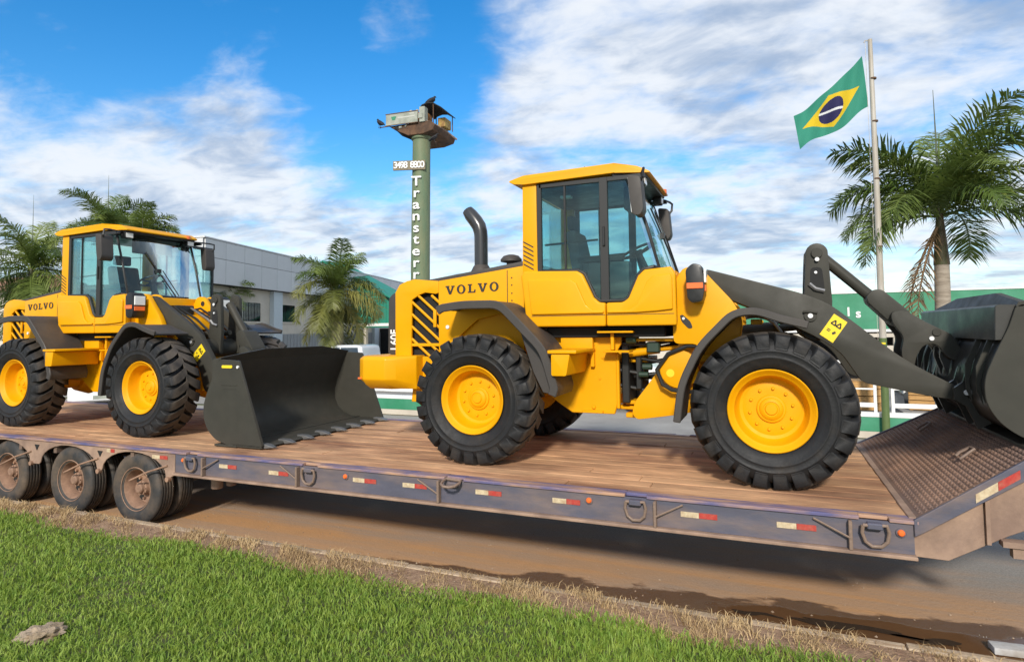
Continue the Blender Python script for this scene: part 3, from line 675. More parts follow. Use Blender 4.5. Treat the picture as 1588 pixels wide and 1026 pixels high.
    # ---- fenders
    def fender(outer, t, y0, y1, lip):
        o = [Vector(p) for p in rounded(outer, .14, 5)[:]]
        n = len(o); inn = []
        for i in range(n):
            a = o[max(i-1, 0)]; c = o[min(i+1, n-1)]; d = (c-a).normalized(); inn.append(o[i]+Vector((d.y, -d.x))*t)
        return o, inn
    def strip(outer, t, y0, y1, lipw, s):
        # open path: only inner corners rounded
        pts = [outer[0]]
        for i in range(1, len(outer)-1):
            p, a, c = Vector(outer[i]), Vector(outer[i-1]), Vector(outer[i+1]); d = min(.12, (a-p).length*.45, (c-p).length*.45)
            p0, p1 = p+(a-p).normalized()*d, p+(c-p).normalized()*d
            for k in range(5): u = k/4; pts.append(tuple(p0*(1-u)**2+p*2*u*(1-u)+p1*u*u))
        pts.append(outer[-1])
        def off(q):
            r = []
            for i, p in enumerate(pts):
                a = Vector(pts[max(i-1, 0)]); c = Vector(pts[min(i+1, len(pts)-1)]); d = (c-a).normalized(); r.append(tuple(Vector(p)+Vector((d.y, -d.x))*q))
            return r
        b = B()
        b.prism(pts+off(t)[::-1], *sorted((s*y0, s*y1)))
        b.prism(off(-.004)+off(lipw)[::-1], *sorted((s*(y1-.03), s*(y1+.004))))
        return b
    for s in (-1, 1):
        add('rear_fender', strip([(-3.26, 1.62), (-3.20, 1.655), (-2.95, 1.685), (-2.50, 1.68), (-2.02, 1.20), (-1.90, .80), (-1.93, .72)], .033, .60, 1.14, .082, s), M['fender'], .008, 1)
        add('rear_fender_skirt', B().prism([(-2.33, 1.34), (-2.05, 1.15), (-1.91, .83), (-1.93, .72), (-2.10, .75), (-2.2, .95)], *sorted((s*1.00, s*1.02))), M['fender'], .006, 1)
        add('front_fender', strip([(.30, 1.36), (.08, 1.42), (-.10, 1.49), (-.27, 1.475), (-.55, 1.19), (-.71, .86), (-.755, .53)], .030, .62, 1.15, .062, s), M['fender'], .008, 1)
        add('fender_bracket', B().box(-.62, -.52, *sorted((s*.45, s*.70)), 1.05, 1.12), Y, .006, 1)
        add('fender_bracket', B().box(-.15, -.05, *sorted((s*.5, s*.75)), 1.40, 1.45), Y, .006, 1)
    # ---- cab
    cw = .72
    add('cab_floor', B().box(-2.34, -.84, -.68, .68, 1.40, 1.62), M['dark'], .01, 1)
    add('cab_mount_gap', B().box(-2.2, -.95, -.60, .60, 1.29, 1.40), M['dark'], .01, 1)  # black block stands for the mounts and the shaded gap around them
    pan = [(-2.42, 1.95), (-2.38, 2.0), (-1.80, 1.975), (-1.74, 1.94), (-1.63, 1.70), (-1.57, 1.645), (-1.505, 1.64), (-1.505, 1.405), (-2.24, 1.405), (-2.37, 1.53)]
    door = [(-1.495, 1.64), (-1.33, 1.64), (-1.27, 1.68), (-1.17, 1.90), (-1.11, 1.955), (-.85, 1.975), (-.81, 1.90), (-.81, 1.405), (-1.495, 1.405)]
    for s in (-1, 1):
        a, c = sorted((s*.70, s*.785))
        add('cab_side_panel', B().prism(pan, a, c), Y, .022, 3)
        add('cab_door_panel', B().prism(door, a, c), Y, .022, 3)
        bp = [(-2.33, 1.90), (-1.86, 1.89), (-1.80, 1.85), (-1.70, 1.62), (-1.63, 1.565), (-1.52, 1.56), (-1.52, 1.535), (-2.29, 1.535)]
        dp_ = [(-1.48, 1.56), (-1.26, 1.56), (-1.18, 1.62), (-1.08, 1.84), (-1.02, 1.89), (-.86, 1.90), (-.84, 1.86), (-.84, 1.56), (-1.0, 1.545), (-1.2, 1.535), (-1.48, 1.535)]
        for q_ in (bp, dp_): add('panel_bulge', B().prism(q_, *sorted((s*.775, s*.812))), Y, .026, 3)
        for (xa, xb, za) in ((-2.30, -1.51, 1.515), (-1.49, -.83, 1.515)): add('panel_crease', B().box(xa, xb, *sorted((s*.7845, s*.7865)), za, za+.006), M['ink'], 0)
        add('cab_lower_skirt', B().prism([(-2.40, 1.90), (-2.24, 1.90), (-2.24, 1.42), (-2.36, 1.5)], *sorted((s*.66, s*.74))), Y, .01)
    def taper(b):
        for v in b.bm.verts:
            if v.co.x > -1.3: v.co.y *= .80
        return b
    add('cab_roof', taper(B().prism(rounded([(-2.56, 2.985), (-2.50, 3.005), (-2.38, 3.035), (-1.42, 3.055), (-1.20, 3.045), (-1.06, 2.975), (-1.06, 2.955), (-1.40, 2.955), (-2.38, 2.935), (-2.50, 2.95)], .02, 2), -.765, .765)), Y, .018, 3)
    add('roof_lining', taper(B().box(-2.38, -1.28, -.72, .72, 2.90, 2.945).box(-1.42, -1.10, -.74, .74, 2.925, 2.958)), M['black'], .006, 1)
    wpath = [(-2.215, 1.995), (-1.80, 1.985), (-1.73, 1.945), (-1.62, 1.70), (-1.57, 1.66), (-1.33, 1.66), (-1.28, 1.69), (-1.18, 1.91), (-1.13, 1.965), (-1.02, 1.985)]
    for s in (-1, 1):
        add('rear_pillar', B().prism([(-2.42, 1.96), (-2.41, 2.95), (-2.25, 2.95), (-2.245, 1.97)], *sorted((s*.60, s*.725))), Y, .014)
        y = s*.715
        fb = B().tube([(p[0], y, p[1]) for p in wpath], .022, 6).box(-2.245, -2.195, *sorted((s*.69, s*.728)), 1.985, 2.93).box(-1.56, -1.475, *sorted((s*.69, s*.732)), 1.65, 2.93).box(-2.22, -1.09, *sorted((s*.69, s*.728)), 2.885, 2.93)
        fb.tube([(-1.02, y, 1.985), (-.98, s*.63, 1.975)], .02, 6).tube([(-1.26, s*.635, 2.91), (-1.10, s*.635, 2.42), (-.985, s*.63, 1.97)], .017, 8)
        w_ = add('window_frame', fb, M['frame_grey'], .003, 1)
        add('sliding_rail', B().box(-1.945, -1.925, *sorted((s*.705, s*.722)), 2.0, 2.89), M['black'], 0, parent=w_)
        add('grab_rail', B().tube([(-2.18, s*.66, 2.28), (-1.6, s*.66, 2.30)], .011, 6), M['black'], 0, parent=w_)
        bot = [(p[0], p[1]) for p in wpath]
        r = [p for p in bot if p[0] <= -1.56] + [(-1.56, 2.89), (-2.2, 2.89)]
        add('side_window', B().prism(r, *sorted((s*.706, s*.712))), M['glass'], 0)
        d = [(-1.475, 1.66)] + [p for p in bot if p[0] > -1.47] + [(-1.14, 2.42), (-1.29, 2.89), (-1.475, 2.89)]
        if not (s > 0 and not first): add('door_window', B().prism(d, *sorted((s*.706, s*.712))), M['glass'], 0)
        add('corner_window', B().loft([[(-1.02, s*.709, 1.985), (-1.14, s*.709, 2.42), (-1.29, s*.709, 2.89)], [(-.99, s*.64, 1.985), (-1.105, s*.64, 2.42), (-1.262, s*.64, 2.89)]], close=False, caps=False), M['glass'], 0)
        add('door_handle', B().box(-1.53, -1.505, *sorted((s*.733, s*.755)), 2.22, 2.42), M['black'], .006, 1)
        if s < 0:
            for k in range(6):
                z = 2.03+k*.048; add('vent_slot', B().prism([(-2.405, z+.06), (-2.405, z+.045), (-2.29, z-.02), (-2.29, z-.005)], -.7275, -.722), M['ink'], 0)
    # windscreen, gently bowed
    b = B(); n = 8
    def ws(t, x): return [(x+.055*(1-(2*k/n-1)**2), -.635+1.27*k/n, t) for k in range(n+1)]
    V = [[b.bm.verts.new(p) for p in ws(z, x)] for z, x in ((2.90, -1.265), (2.42, -1.105), (1.975, -.985))]
    for a, c in zip(V, V[1:]):
        for k in range(n): b._face([a[k], a[k+1], c[k+1], c[k]])
    add('windscreen', b, M['glass'], 0)
    add('rear_window', B().prism([(-2.40, 2.02), (-2.395, 2.02), (-2.395, 2.90), (-2.40, 2.90)], -.60, .60), M['glass'], 0)
    add('front_cowl', B().box(-1.0, -.82, -.70, .70, 1.42, 1.945), Y, .02)
    add('rear_cab_wall', B().box(-2.40, -2.34, -.62, .62, 1.45, 2.03), M['dark'], .01, 1)
    add('wiper', B().tube([(-.90, .10, 1.98), (-1.02, -.12, 2.36), (-1.12, -.26, 2.66)], .010, 6).tube([(-.90, .16, 1.98), (-1.00, -.06, 2.38)], .008, 5).box(-1.05, -1.00, -.15, -.08, 2.34, 2.40), M['black'], 0)
    st = add('operator_seat', B().box(-1.95, -1.45, -.25, .25, 1.86, 1.98).prism([(-2.0, 1.92), (-1.85, 1.92), (-1.98, 2.50), (-2.09, 2.48)], -.24, .24), M['seat'], .04, 3)
    add('seat_base', B().box(-1.88, -1.5, -.2, .2, 1.60, 1.87), M['black'], .02, 1, parent=st)
    add('headrest', B().box(-2.10, -2.02, -.14, .14, 2.52, 2.68), M['seat'], .03, 2, parent=st)
    add('armrest', B().box(-1.9, -1.4, -.40, -.30, 2.10, 2.17), M['seat'], .02, 2, parent=st)
    sw = empty('steering_wheel', parent=T, loc=(-1.32, .0, 2.24)); sw.rotation_euler = (0, R(-24), 0)
    B().tube([(.185*math.cos(a), .185*math.sin(a), 0) for a in np.linspace(0, 2*math.pi, 25)], .015, 8).build('wheel_rim', M['black'], sw)
    B().tube([(-.18, 0, 0), (0, 0, -.03), (.18, 0, 0)], .012, 6).tube([(0, -.18, 0), (0, 0, -.03)], .012, 6).cyl((0, 0, -.05), (0, 0, 0), .05, 12).build('spoke', M['black'], sw)
    add('steering_column', B().tube([(-1.31, 0, 2.2), (-1.22, 0, 1.95), (-1.14, 0, 1.62)], [.04, .06, .09], 8), M['black'], 0)
    add('control_console', B().box(-1.75, -1.30, -.56, -.42, 1.62, 2.08).box(-1.16, -1.04, -.3, .3, 1.62, 2.0), M['black'], .03, 2)
    add('sun_visor', B().box(-1.40, -1.32, -.30, .02, 2.66, 2.90), M['black'], .01, 1)
    add('interior_lamp', B().box(-2.05, -1.93, -.52, -.44, 2.80, 2.83), M['lamp'], .006, 1)
    # work lamps, mirrors, aerial
    for s in (-1, 1):
        wl = add('work_lamp', B().box(-1.22, -1.12, *sorted((s*.46, s*.60)), 2.84, 2.945), M['black'], .015, 2)
        add('lamp_lens', B().box(-1.12, -1.114, *sorted((s*.475, s*.585)), 2.855, 2.93), M['lamp'], 0, parent=wl)
        mi = add('mirror', B().prism(rounded([(-1.215, 2.86), (-1.09, 2.84), (-1.065, 2.52), (-1.10, 2.46), (-1.165, 2.47), (-1.19, 2.60)], .03, 3), *sorted((s*.80, s*.98))), M['fender'], .025, 3)
        add('mirror_glass', B().prism([(-1.217, 2.84), (-1.212, 2.84), (-1.180, 2.50), (-1.185, 2.50)], *sorted((s*.82, s*.96))), M['chrome'], 0, parent=mi)
        add('mirror_arm', B().tube([(-1.16, s*.60, 2.93), (-1.08, s*.86, 2.93), (-1.06, s*.95, 2.92), (-1.07, s*.96, 2.84), (-1.11, s*.92, 2.78)], .014, 6), M['black'], 0, parent=mi)
    add('beacon', B().cyl((-1.10, .45, 2.955), (-1.10, .45, 3.0), .05, 12), M['orange'], 0)
    add('aerial', B().tube([(-2.0, .3, 3.03), (-2.0, .3, 3.35)], .004, 5), M['black'], 0)
    # ---- front frame with boom towers
    tower = rounded([(-.87, 1.22), (-.87, 1.79), (-.76, 1.975), (-.60, 1.975), (-.47, 1.82), (-.30, 1.62), (-.22, 1.45), (-.30, 1.0), (-.63, 1.0), (-.63, 1.22)], .06, 3)
    for s in (-1, 1):
        a, c = sorted((s*.62, s*.54))
        ft = add('boom_tower', B().prism(tower, a, c), Y, .012)
        add('pin_boss', B().cyl((-.62, s*.635, 1.86), (-.62, s*.50, 1.86), .075, 20), Y, .008, 1, parent=ft)
        a, c = sorted((s*.43, s*.37)); add('boom_tower', B().prism(tower, a, c), Y, .012)
        hl = add('headlight', B().prism(rounded([(-.70, 1.66), (-.71, 1.93), (-.64, 1.99), (-.56, 1.965), (-.535, 1.75), (-.56, 1.62), (-.66, 1.61)], .03, 3), *sorted((s*.66, s*.86))), M['black'], .02, 2)
        add('lamp_lens', B().box(-.545, -.525, *sorted((s*.68, s*.84)), 1.80, 1.93), M['lamp'], .004, 1, parent=hl)
        add('indicator', B().box(-.70, -.55, *sorted((s*.862, s*.872)), 1.745, 1.80).box(-.545, -.53, *sorted((s*.68, s*.84)), 1.72, 1.78), M['orange'], .004, 1, parent=hl)
        add('headlight_bracket', B().box(-.66, -.60, *sorted((s*.60, s*.70)), 1.70, 1.78), Y, .006, 1)
    add('tower_cross_tube', B().cyl((-.72, -.45, 1.60), (-.72, .45, 1.60), .09, 16).box(-.86, -.50, -.40, .40, 1.30, 1.36).prism([(-.84, 1.62), (-.78, 1.78), (-.40, 1.60), (-.30, 1.44), (-.45, 1.5)], -.38, .38), Y, .012)
    for k, yy in enumerate((-.26, -.19, -.08, .10, .18, .27)):
        add('hydraulic_pipe', B().tube([(-.82, yy, 1.74), (-.55, yy, 1.76+.02*(k % 2)), (-.20, yy*1.05, 1.60), (.05, yy*1.1, 1.42), (.18, yy*1.1, 1.22)], .017, 7), M['hose'] if k % 3 else M['steel'], 0)
    add('valve_block', B().box(-.78, -.55, -.16, .16, 1.66, 1.82), M['hose'], .02, 2)
    for xh, zh in ((-.62, 1.86), (-.47, 1.70)): add('pin_hole', B().cyl((xh, .364, zh), (xh, .371, zh), .04, 14), M['ink'], 0)
    add('step_hole', B().prism(arc(0, 0, .001, 0, 1, 1) and rounded([(-.775, 1.51), (-.70, 1.44), (-.68, 1.375), (-.72, 1.37), (-.785, 1.44), (-.80, 1.50)], .03, 3), -.625, -.6205), M['ink'], 0)
    add('step_bolt', B().cyl((-.765, -.62, 1.47), (-.765, -.632, 1.47), .014, 8), M['chrome'], 0)
    jaw = rounded([(-1.33, .50), (-1.28, .44), (-.90, .50), (-.45, .60), (-.28, .72), (-.25, 1.1), (-.55, 1.26), (-.80, 1.26), (-.92, 1.12), (-1.0, 1.02), (-1.16, .80), (-1.30, .62)], .05, 3)
    add('front_frame', B().prism(jaw, -.46, -.40).prism(jaw, .40, .46).box(-1.1, -.3, -.40, .40, .56, .62), Y, .012)
    add('front_frame_core', B().box(-.70, .30, -.38, .38, .55, 1.2), Y, .03, 2)
    for z0, z1 in ((.44, .49), (.58, .62), (1.10, 1.15)): add('pivot_jaw', B().box(-1.42, -1.18, -.34, .34, z0, z1), Y, .008, 1)
    add('pivot_pin', B().cyl((-1.30, 0, .42), (-1.30, 0, 1.2), .07, 14), M['steel'], .004, 1)
    add('cylinder_cover', B().prism(arc(-.83, .97, .19, 0, 360, 24)[:-1], -.56, -.46), Y, .012)
    add('warning_dot', B().cyl((-.915, -.561, .93), (-.915, -.564, .93), .04, 14), M['sticker'], 0)
    add('cover_seal', B().tube([(-.62, -.575, 1.20), (-.74, -.575, 1.20), (-.93, -.575, 1.12), (-1.045, -.575, .96), (-.99, -.575, .82), (-.90, -.575, .765), (-.70, -.575, .75)], .022, 8), M['hose'], 0)
    for k, (z0, z1, y0, y1) in enumerate(((1.10, 1.02, -.30, -.36), (1.02, 1.06, -.22, -.2), (.94, .92, -.36, -.30), (.86, .90, -.1, -.2), (.78, .74, -.34, -.25), (1.16, 1.20, .1, .0), (.70, .72, .2, .1), (1.22, 1.24, -.40, -.34))):
        zm = (z0+z1)/2+rnd.uniform(-.04, .02)
        add('hydraulic_hose', B().tube([(-1.70, y0, z0), (-1.45, y0, z0), (-1.18, (y0+y1)/2, zm), (-.95, y1, z1), (-.70, y1, z1)], .020, 7), M['hose'], 0)
    add('hose_manifold', B().box(-1.44, -1.36, -.40, .1, .60, 1.22).box(-1.30, -1.24, -.36, -.20, .74, 1.08), M['hose'], .01, 1)
    add('hose_fitting', B().box(-1.16, -1.03, -.48, -.36, 1.13, 1.24), M['green_fit'], .012, 1)
    for x0, y0, z0, r0 in ((-1.36, -.5, 1.27, .05), (-1.22, -.4, .98, .035), (-1.26, -.4, .9, .03)): add('hose_fitting', B().cyl((x0, y0, z0), (x0+.10, y0, z0), r0, 10), M['green_fit'], .006, 1)
    add('steering_cylinder', B().cyl((-1.62, -.34, 1.08), (-1.05, -.36, 1.16), .045, 12).cyl((-1.05, -.36, 1.16), (-.75, -.37, 1.19), .025, 10), Y, .004, 1)
    add('frame_hose_cover', B().box(-1.30, -.86, -.50, -.30, 1.245, 1.275), Y, .006, 1)
    # ---- boom, lever, link, bucket (drawn in the raised pose of the front machine)
    piv = (-.62, 1.86); pin0 = (1.50, .80)
    arm = rounded([(-.70, 1.86), (-.66, 1.945), (-.55, 1.955), (.29, 1.69), (.52, 1.585), (.78, 1.35), (1.09, 1.07), (1.45, .86), (1.56, .83), (1.57, .76), (1.47, .735), (1.26, .765), (.76, .87), (.70, .97), (.60, 1.14), (.43, 1.265), (.08, 1.46), (-.50, 1.72), (-.66, 1.78)], [.05, .05, .1, .3, .15, .2, .2, .1, .05, .05, .05, .15, .1, .05, .15, .15, .3, .15, .05], 4)
    for s in (-1, 1):
        a, c = sorted((s*.53, s*.45))
        o = add('boom_arm', B().prism(arm, a, c), M['charcoal'], .008, 2)
        rotated(o, piv, boom)
        add('boom_pin', B().cyl((-.62, s*.66, 1.86), (-.62, s*.40, 1.86), .045, 14).cyl((1.50, s*.60, .80), (1.50, s*.36, .80), .042, 14), M['charcoal'], .004, 1, parent=o)
        add('pin_cap', B().cyl((.36, s*.531, 1.475), (.36, s*.545, 1.475), .055, 16).tube([(.30, s*.55, 1.51), (.36, s*.55, 1.515), (.42, s*.55, 1.50)], .014, 6), M['charcoal'], .004, 1, parent=o)
        add('pin_cap', B().cyl((.36, s*.545, 1.475), (.36, s*.552, 1.475), .022, 12), M['chrome'], 0, parent=o)
        sk = B().prism([(.43, 1.305), (.555, 1.49), (.66, 1.41), (.535, 1.225)], *sorted((s*.5305, s*.534)))
        add('warning_sticker', sk, M['sticker'], 0, parent=o)
        if s < 0:
            tri = B()
            u = Vector((.105, -.08)).normalized(); v = Vector((.125, .185)).normalized()
            c0 = Vector((.575, 1.395))
            def q(a_, b_): p = c0+u*a_+v*b_; return (p.x, p.y)
            def bar(p, r_, w_=.006):
                p, r_ = Vector(q(*p)), Vector(q(*r_)); d = (r_-p).normalized(); n_ = Vector((-d.y, d.x))*w_
                tri.prism([tuple(p+n_), tuple(r_+n_), tuple(r_-n_), tuple(p-n_)], -.5360, -.5345)
            for ox in (-.024, .024): bar((ox-.022, -.02), (ox+.022, -.02)); bar((ox-.022, -.02), (ox, .022)); bar((ox+.022, -.02), (ox, .022))
            for p in ((-.03, -.075), (-.03, -.09)): bar((p[0]-.015, p[1]), (p[0]+.015, p[1]), .004)
            tri.prism([q(.022, -.06), q(.038, -.075), q(.022, -.10), q(.006, -.09)], -.5360, -.5345)
            add('sticker_mark', tri, M['ink'], 0, parent=o)
    o = add('boom_cross_tube', B().cyl((.40, -.45, 1.38), (.40, .45, 1.38), .135, 24), M['charcoal'], .01, 1); rotated(o, piv, boom)
    def rp(p, pv, a): d = Vector(p)-Vector(pv); return Vector(pv)+Vector((d.x*math.cos(a)-d.y*math.sin(a), d.x*math.sin(a)+d.y*math.cos(a)))
    lp0 = Vector((.42, 1.38)); lp1 = rp(lp0, piv, boom); dl = lp1-lp0
    lev = [(.30, 1.30), (.335, 1.70), (.355, 2.05)] + arc(.455, 2.085, .10, 160, 15, 8) + [(.575, 1.62), (.56, 1.30)]
    for s in (-1, 1):
        o = add('tilt_lever', B().prism(lev, *sorted((s*.20, s*.14))), M['charcoal'], .008, 2); o.location = (dl.x, 0, dl.y)
        add('lever_slot', B().prism(rounded([(.395, 1.95), (.495, 1.95), (.515, 1.72), (.385, 1.74)], .04, 3), *sorted((s*.2005, s*.203))), M['dark'], 0, parent=o)
        add('lever_pin', B().cyl((.455, s*.135, 2.085), (.455, s*.225, 2.085), .05, 16), M['charcoal'], .005, 1, parent=o)
        add('pin_cap', B().cyl((.455, s*.225, 2.025), (.455, s*.235, 2.025), .02, 10).cyl((.44, s*.203, 1.90), (.44, s*.215, 1.90), .014, 8), M['chrome'], 0, parent=o)
        o2 = add('lever_stop', B().tube([(.38, s*.21, 1.79), (.43, s*.215, 1.74), (.51, s*.21, 1.715)], .02, 6), M['steel'], 0, parent=o)
    # link from lever head to bucket
    la = math.radians(0 if first else -9.5)
    e = lambda o: rotated(o, (.455, 2.085), la, (dl.x, 0, dl.y))
    rod = add('tilt_link', B().tube([(.52, 0, 2.05), (.62, 0, 1.96), (.98, 0, 1.60)], [.06, .055, .055], 12).prism(rounded([(.93, 1.72), (1.0, 1.72), (1.22, 1.50), (1.25, 1.40), (1.17, 1.34), (1.08, 1.38), (.88, 1.60), (.87, 1.66)], .04), -.13, .13), M['charcoal'], .01, 2); e(rod)
    add('pin_cap', B().cyl((1.19, -.13, 1.40), (1.19, -.145, 1.40), .022, 10), M['chrome'], 0, parent=rod)
    hook = rounded([(1.05, 1.50), (1.16, 1.52), (1.33, 1.40), (1.52, 1.29), (1.60, 1.12), (1.54, 1.04), (1.46, 1.10), (1.40, 1.21), (1.30, 1.20), (1.24, 1.10), (1.21, .96), (1.14, .98), (1.12, 1.14), (1.15, 1.27), (1.06, 1.40)], .05, 4)
    for s in (-1, 1):
        o = add('tilt_link_plate', B().prism(hook, *sorted((s*.21, s*.145))), M['charcoal'], .008, 2); e(o)
        add('pin_cap', B().cyl((1.40, s*.21, 1.31), (1.40, s*.222, 1.31), .035, 14), M['charcoal'], .004, 1, parent=o)
        add('pin_cap', B().cyl((1.36, s*.21, 1.255), (1.36, s*.224, 1.255), .02, 10), M['chrome'], 0, parent=o)
    tc = add('tilt_cylinder', B().cyl((-.70, 0, 1.28), (.10, 0, 1.36), .075, 16).cyl((.10, 0, 1.36), (.40, 0, 1.39), .04, 12), M['charcoal'], .006, 1)
    for s in (-1, 1):
        lc = B().cyl((-.45, s*.30, .95), (.10, s*.30, 1.08), .06, 14).cyl((.10, s*.30, 1.08), (.42, s*.30, 1.15), .032, 10)
        o = add('lift_cylinder', lc, M['charcoal'], .005, 1)
        if not first: o.rotation_euler = (0, R(12), 0); o.location = (-.2, 0, -.1)
    # bucket, drawn flat on the ground with its hinge pin at (1.22, .38)
    sh = (bucket_pin[0]-pinF[0], 0, bucket_pin[1]-pinF[1])
    def bk(o): rotated(o, pinF, bucket_ang, sh); return o
    back = [(1.95, .045), (1.80, .045), (1.64, .095), (1.52, .19), (1.46, .32), (1.45, .46), (1.49, .62), (1.565, .79), (1.67, 1.03), (1.68, 1.055)]
    BW = 1.22
    def thick(p, t):
        r = []
        for i, q_ in enumerate(p):
            a = Vector(p[max(i-1, 0)]); c = Vector(p[min(i+1, len(p)-1)]); d = (c-a).normalized(); r.append(tuple(Vector(q_)+Vector((-d.y, d.x))*t))
        return r
    bu = bk(add('bucket', B().prism(back+thick(back, -.018)[::-1], -BW+.01, BW-.01), M['gloss'] if first else M['charcoal'], .003, 1))
    sidep = rounded([(1.68, 1.06), (1.97, 1.05), (2.37, .03), (1.85, .025), (1.63, .075), (1.49, .19), (1.415, .34), (1.42, .52), (1.50, .70), (1.60, .90), (1.65, 1.04)], [.02, .05, .01, .05, .12, .12, .12, .1, .05, .05, .02], 4)
    for s in (-1, 1):
        sp = bk(add('bucket_side', B().prism(sidep, *sorted((s*BW, s*(BW-.025)))), M['charcoal'], .004, 1))
        add('reflector', B().prism(rounded([(1.73, .99), (1.90, .99), (1.90, .955), (1.73, .955)], .01, 2), *sorted((s*(BW+.001), s*(BW+.008)))), M['sticker'], 0, parent=sp)
        add('side_weld', B().box(1.72, 1.98, *sorted((s*BW, s*(BW+.006))), .745, .757).box(1.76, 1.96, *sorted((s*BW, s*(BW+.004))), .70, .708), M['charcoal'], .002, 1, parent=sp)
        add('side_cutter', B().prism([(1.965, 1.05), (2.0, 1.04), (2.39, .045), (2.36, .03)], *sorted((s*(BW+.004), s*(BW-.034)))), M['charcoal'], .003, 1, parent=sp)
        add('side_bolt', B().cyl((2.0, s*(BW+.004), .97), (2.0, s*(BW+.02), .97), .018, 8), M['chrome'], 0, parent=sp)
    bk(add('cutting_edge', B().prism([(1.90, .012), (2.36, .012), (2.385, .022), (2.36, .045), (1.90, .05)], -BW, BW), M['charcoal'], .004, 1))
    guard = [(-BW, 1.045), (BW, 1.045), (BW, 1.08), (.55, 1.17), (-.55, 1.17), (-BW, 1.08)]
    bk(add('spill_guard', B().loft([[(1.68+.02+(z-1.05)*.55, y, z) for y, z in guard], [(1.655+(z-1.05)*.55, y, z) for y, z in guard]]), M['charcoal'], 0, ang=12))
    bk(add('top_stiffener', B().prism([(1.535, 1.055), (1.515, .80), (1.575, .80), (1.665, 1.02), (1.67, 1.06), (1.56, 1.068)], -BW+.03, BW-.03), (M['gloss'] if first else M['charcoal']), .004, 1, ang=15))
    for s in (-1, 1):
        for yy in (.34, .60):
            lug = [(1.462, .56), (1.44, .46), (1.453, .32), (1.513, .185), (1.60, .11), (1.50, .06), (pinF[0]-.01, pinF[1]-.10), (pinF[0]-.09, pinF[1]-.04), (pinF[0]-.09, pinF[1]+.05), (pinF[0]-.02, pinF[1]+.10)]
            bk(add('bucket_lug', B().prism(lug, *sorted((s*yy, s*(yy+.035)))), (M['gloss'] if first else M['charcoal']), 0))
        bk(add('pin_cap', B().cyl((pinF[0], s*.635, pinF[1]+.015), (pinF[0], s*.65, pinF[1]+.015), .022, 10), M['chrome'], 0))
        bk(add('link_lug', B().prism([(1.595, .90), (1.55, .79), (1.475, .62), (1.437, .46), (upF[0]-.07, upF[1]-.03), (upF[0]-.06, upF[1]+.06), (upF[0]+.02, upF[1]+.09)], *sorted((s*.13, s*.09))), (M['gloss'] if first else M['charcoal']), 0))
    for yy in (-1.0, -.72, .72, 1.0):
        bk(add('back_gusset', B().prism([(1.52, .80), (1.56, .80), (1.485, .62), (1.445, .46), (1.455, .30), (1.42, .40), (1.43, .60)], yy-.012, yy+.012), M['charcoal'], 0))
    bk(add('wear_plate', B().box(1.62, 1.98, -BW-.006, BW+.006, .006, .03), M['charcoal'], .003, 1))
    bk(add('bucket_pin', B().cyl((upF[0], -.18, upF[1]), (upF[0], .18, upF[1]), .045, 14), (M['gloss'] if first else M['charcoal']), .004, 1))
    tm_ = B().prism([(2.28, .005), (2.40, .012), (2.52, .030), (2.40, .062), (2.28, .068)], -.045, .045)
    for v in tm_.bm.verts:
        if v.co.x > 2.45: v.co.y *= .65
    tmm = tm_.mesh('bucket_tooth', CACHE.setdefault('toothm', mat('tooth_steel', (.20, .20, .20), .4, metal=.6, var=.2)), .006, 1)
    for k in range(8):
        o = link('bucket_tooth', tmm, T); y = -1.14+k*2.28/7
        bk(o); o.location.y += y
    return T
BOOM_DOWN = R(-13)
def pin_at(a):
    d = Vector((1.50+.62, .80-1.86)); return (-.62+d.x*math.cos(a)-d.y*math.sin(a), 1.86+d.x*math.sin(a)+d.y*math.cos(a))
L2 = make_loader('yellow wheel loader nearest the ramp, seen side-on with its bucket raised', (0, 6.78, DZ), 0, 0, R(2), pin_at(0), True, (1.445, .345), (1.46, .66))
pa = pin_at(BOOM_DOWN)
L1 = make_loader('yellow wheel loader over the trailer axles with bucket lowered on the deck', (-7.82, 6.76, DZ), -.006, BOOM_DOWN, R(0), (1.22, .38), False, (1.32, .38), (1.34, .68))
# things only the rear machine shows: its far door swung open and papers behind the windscreen
od = empty('open_door', parent=L1, loc=(-1.50, .76, 0), rz=R(96))
B().box(0, .05, -.02, .02, 1.66, 2.92).box(.56, .61, -.02, .02, 1.75, 2.92).box(0, .61, -.02, .02, 2.88, 2.93).box(0, .61, -.02, .02, 1.45, 1.72).build('door_frame', M['black'], od, .005, 1)
B().box(.05, .56, -.004, .004, 1.72, 2.88).build('door_glass', M['glass'], od)
B().plate([(-1.23, .0, 2.66), (-1.23, .28, 2.66), (-1.29, .28, 2.84), (-1.29, .0, 2.84)], .003).build('paper_sheet', M['paper'], L1)
B().plate([(-1.08, -.46, 2.0), (-1.02, -.24, 2.0), (-1.02, -.24, 2.04), (-1.08, -.46, 2.04)], .02).build('paper_sheet', M['paper'], L1)
B().box(-.98, -.82, -.52, -.36, 1.90, 1.985).build('hose_coupling', M['steel'], L1, .02, 2)

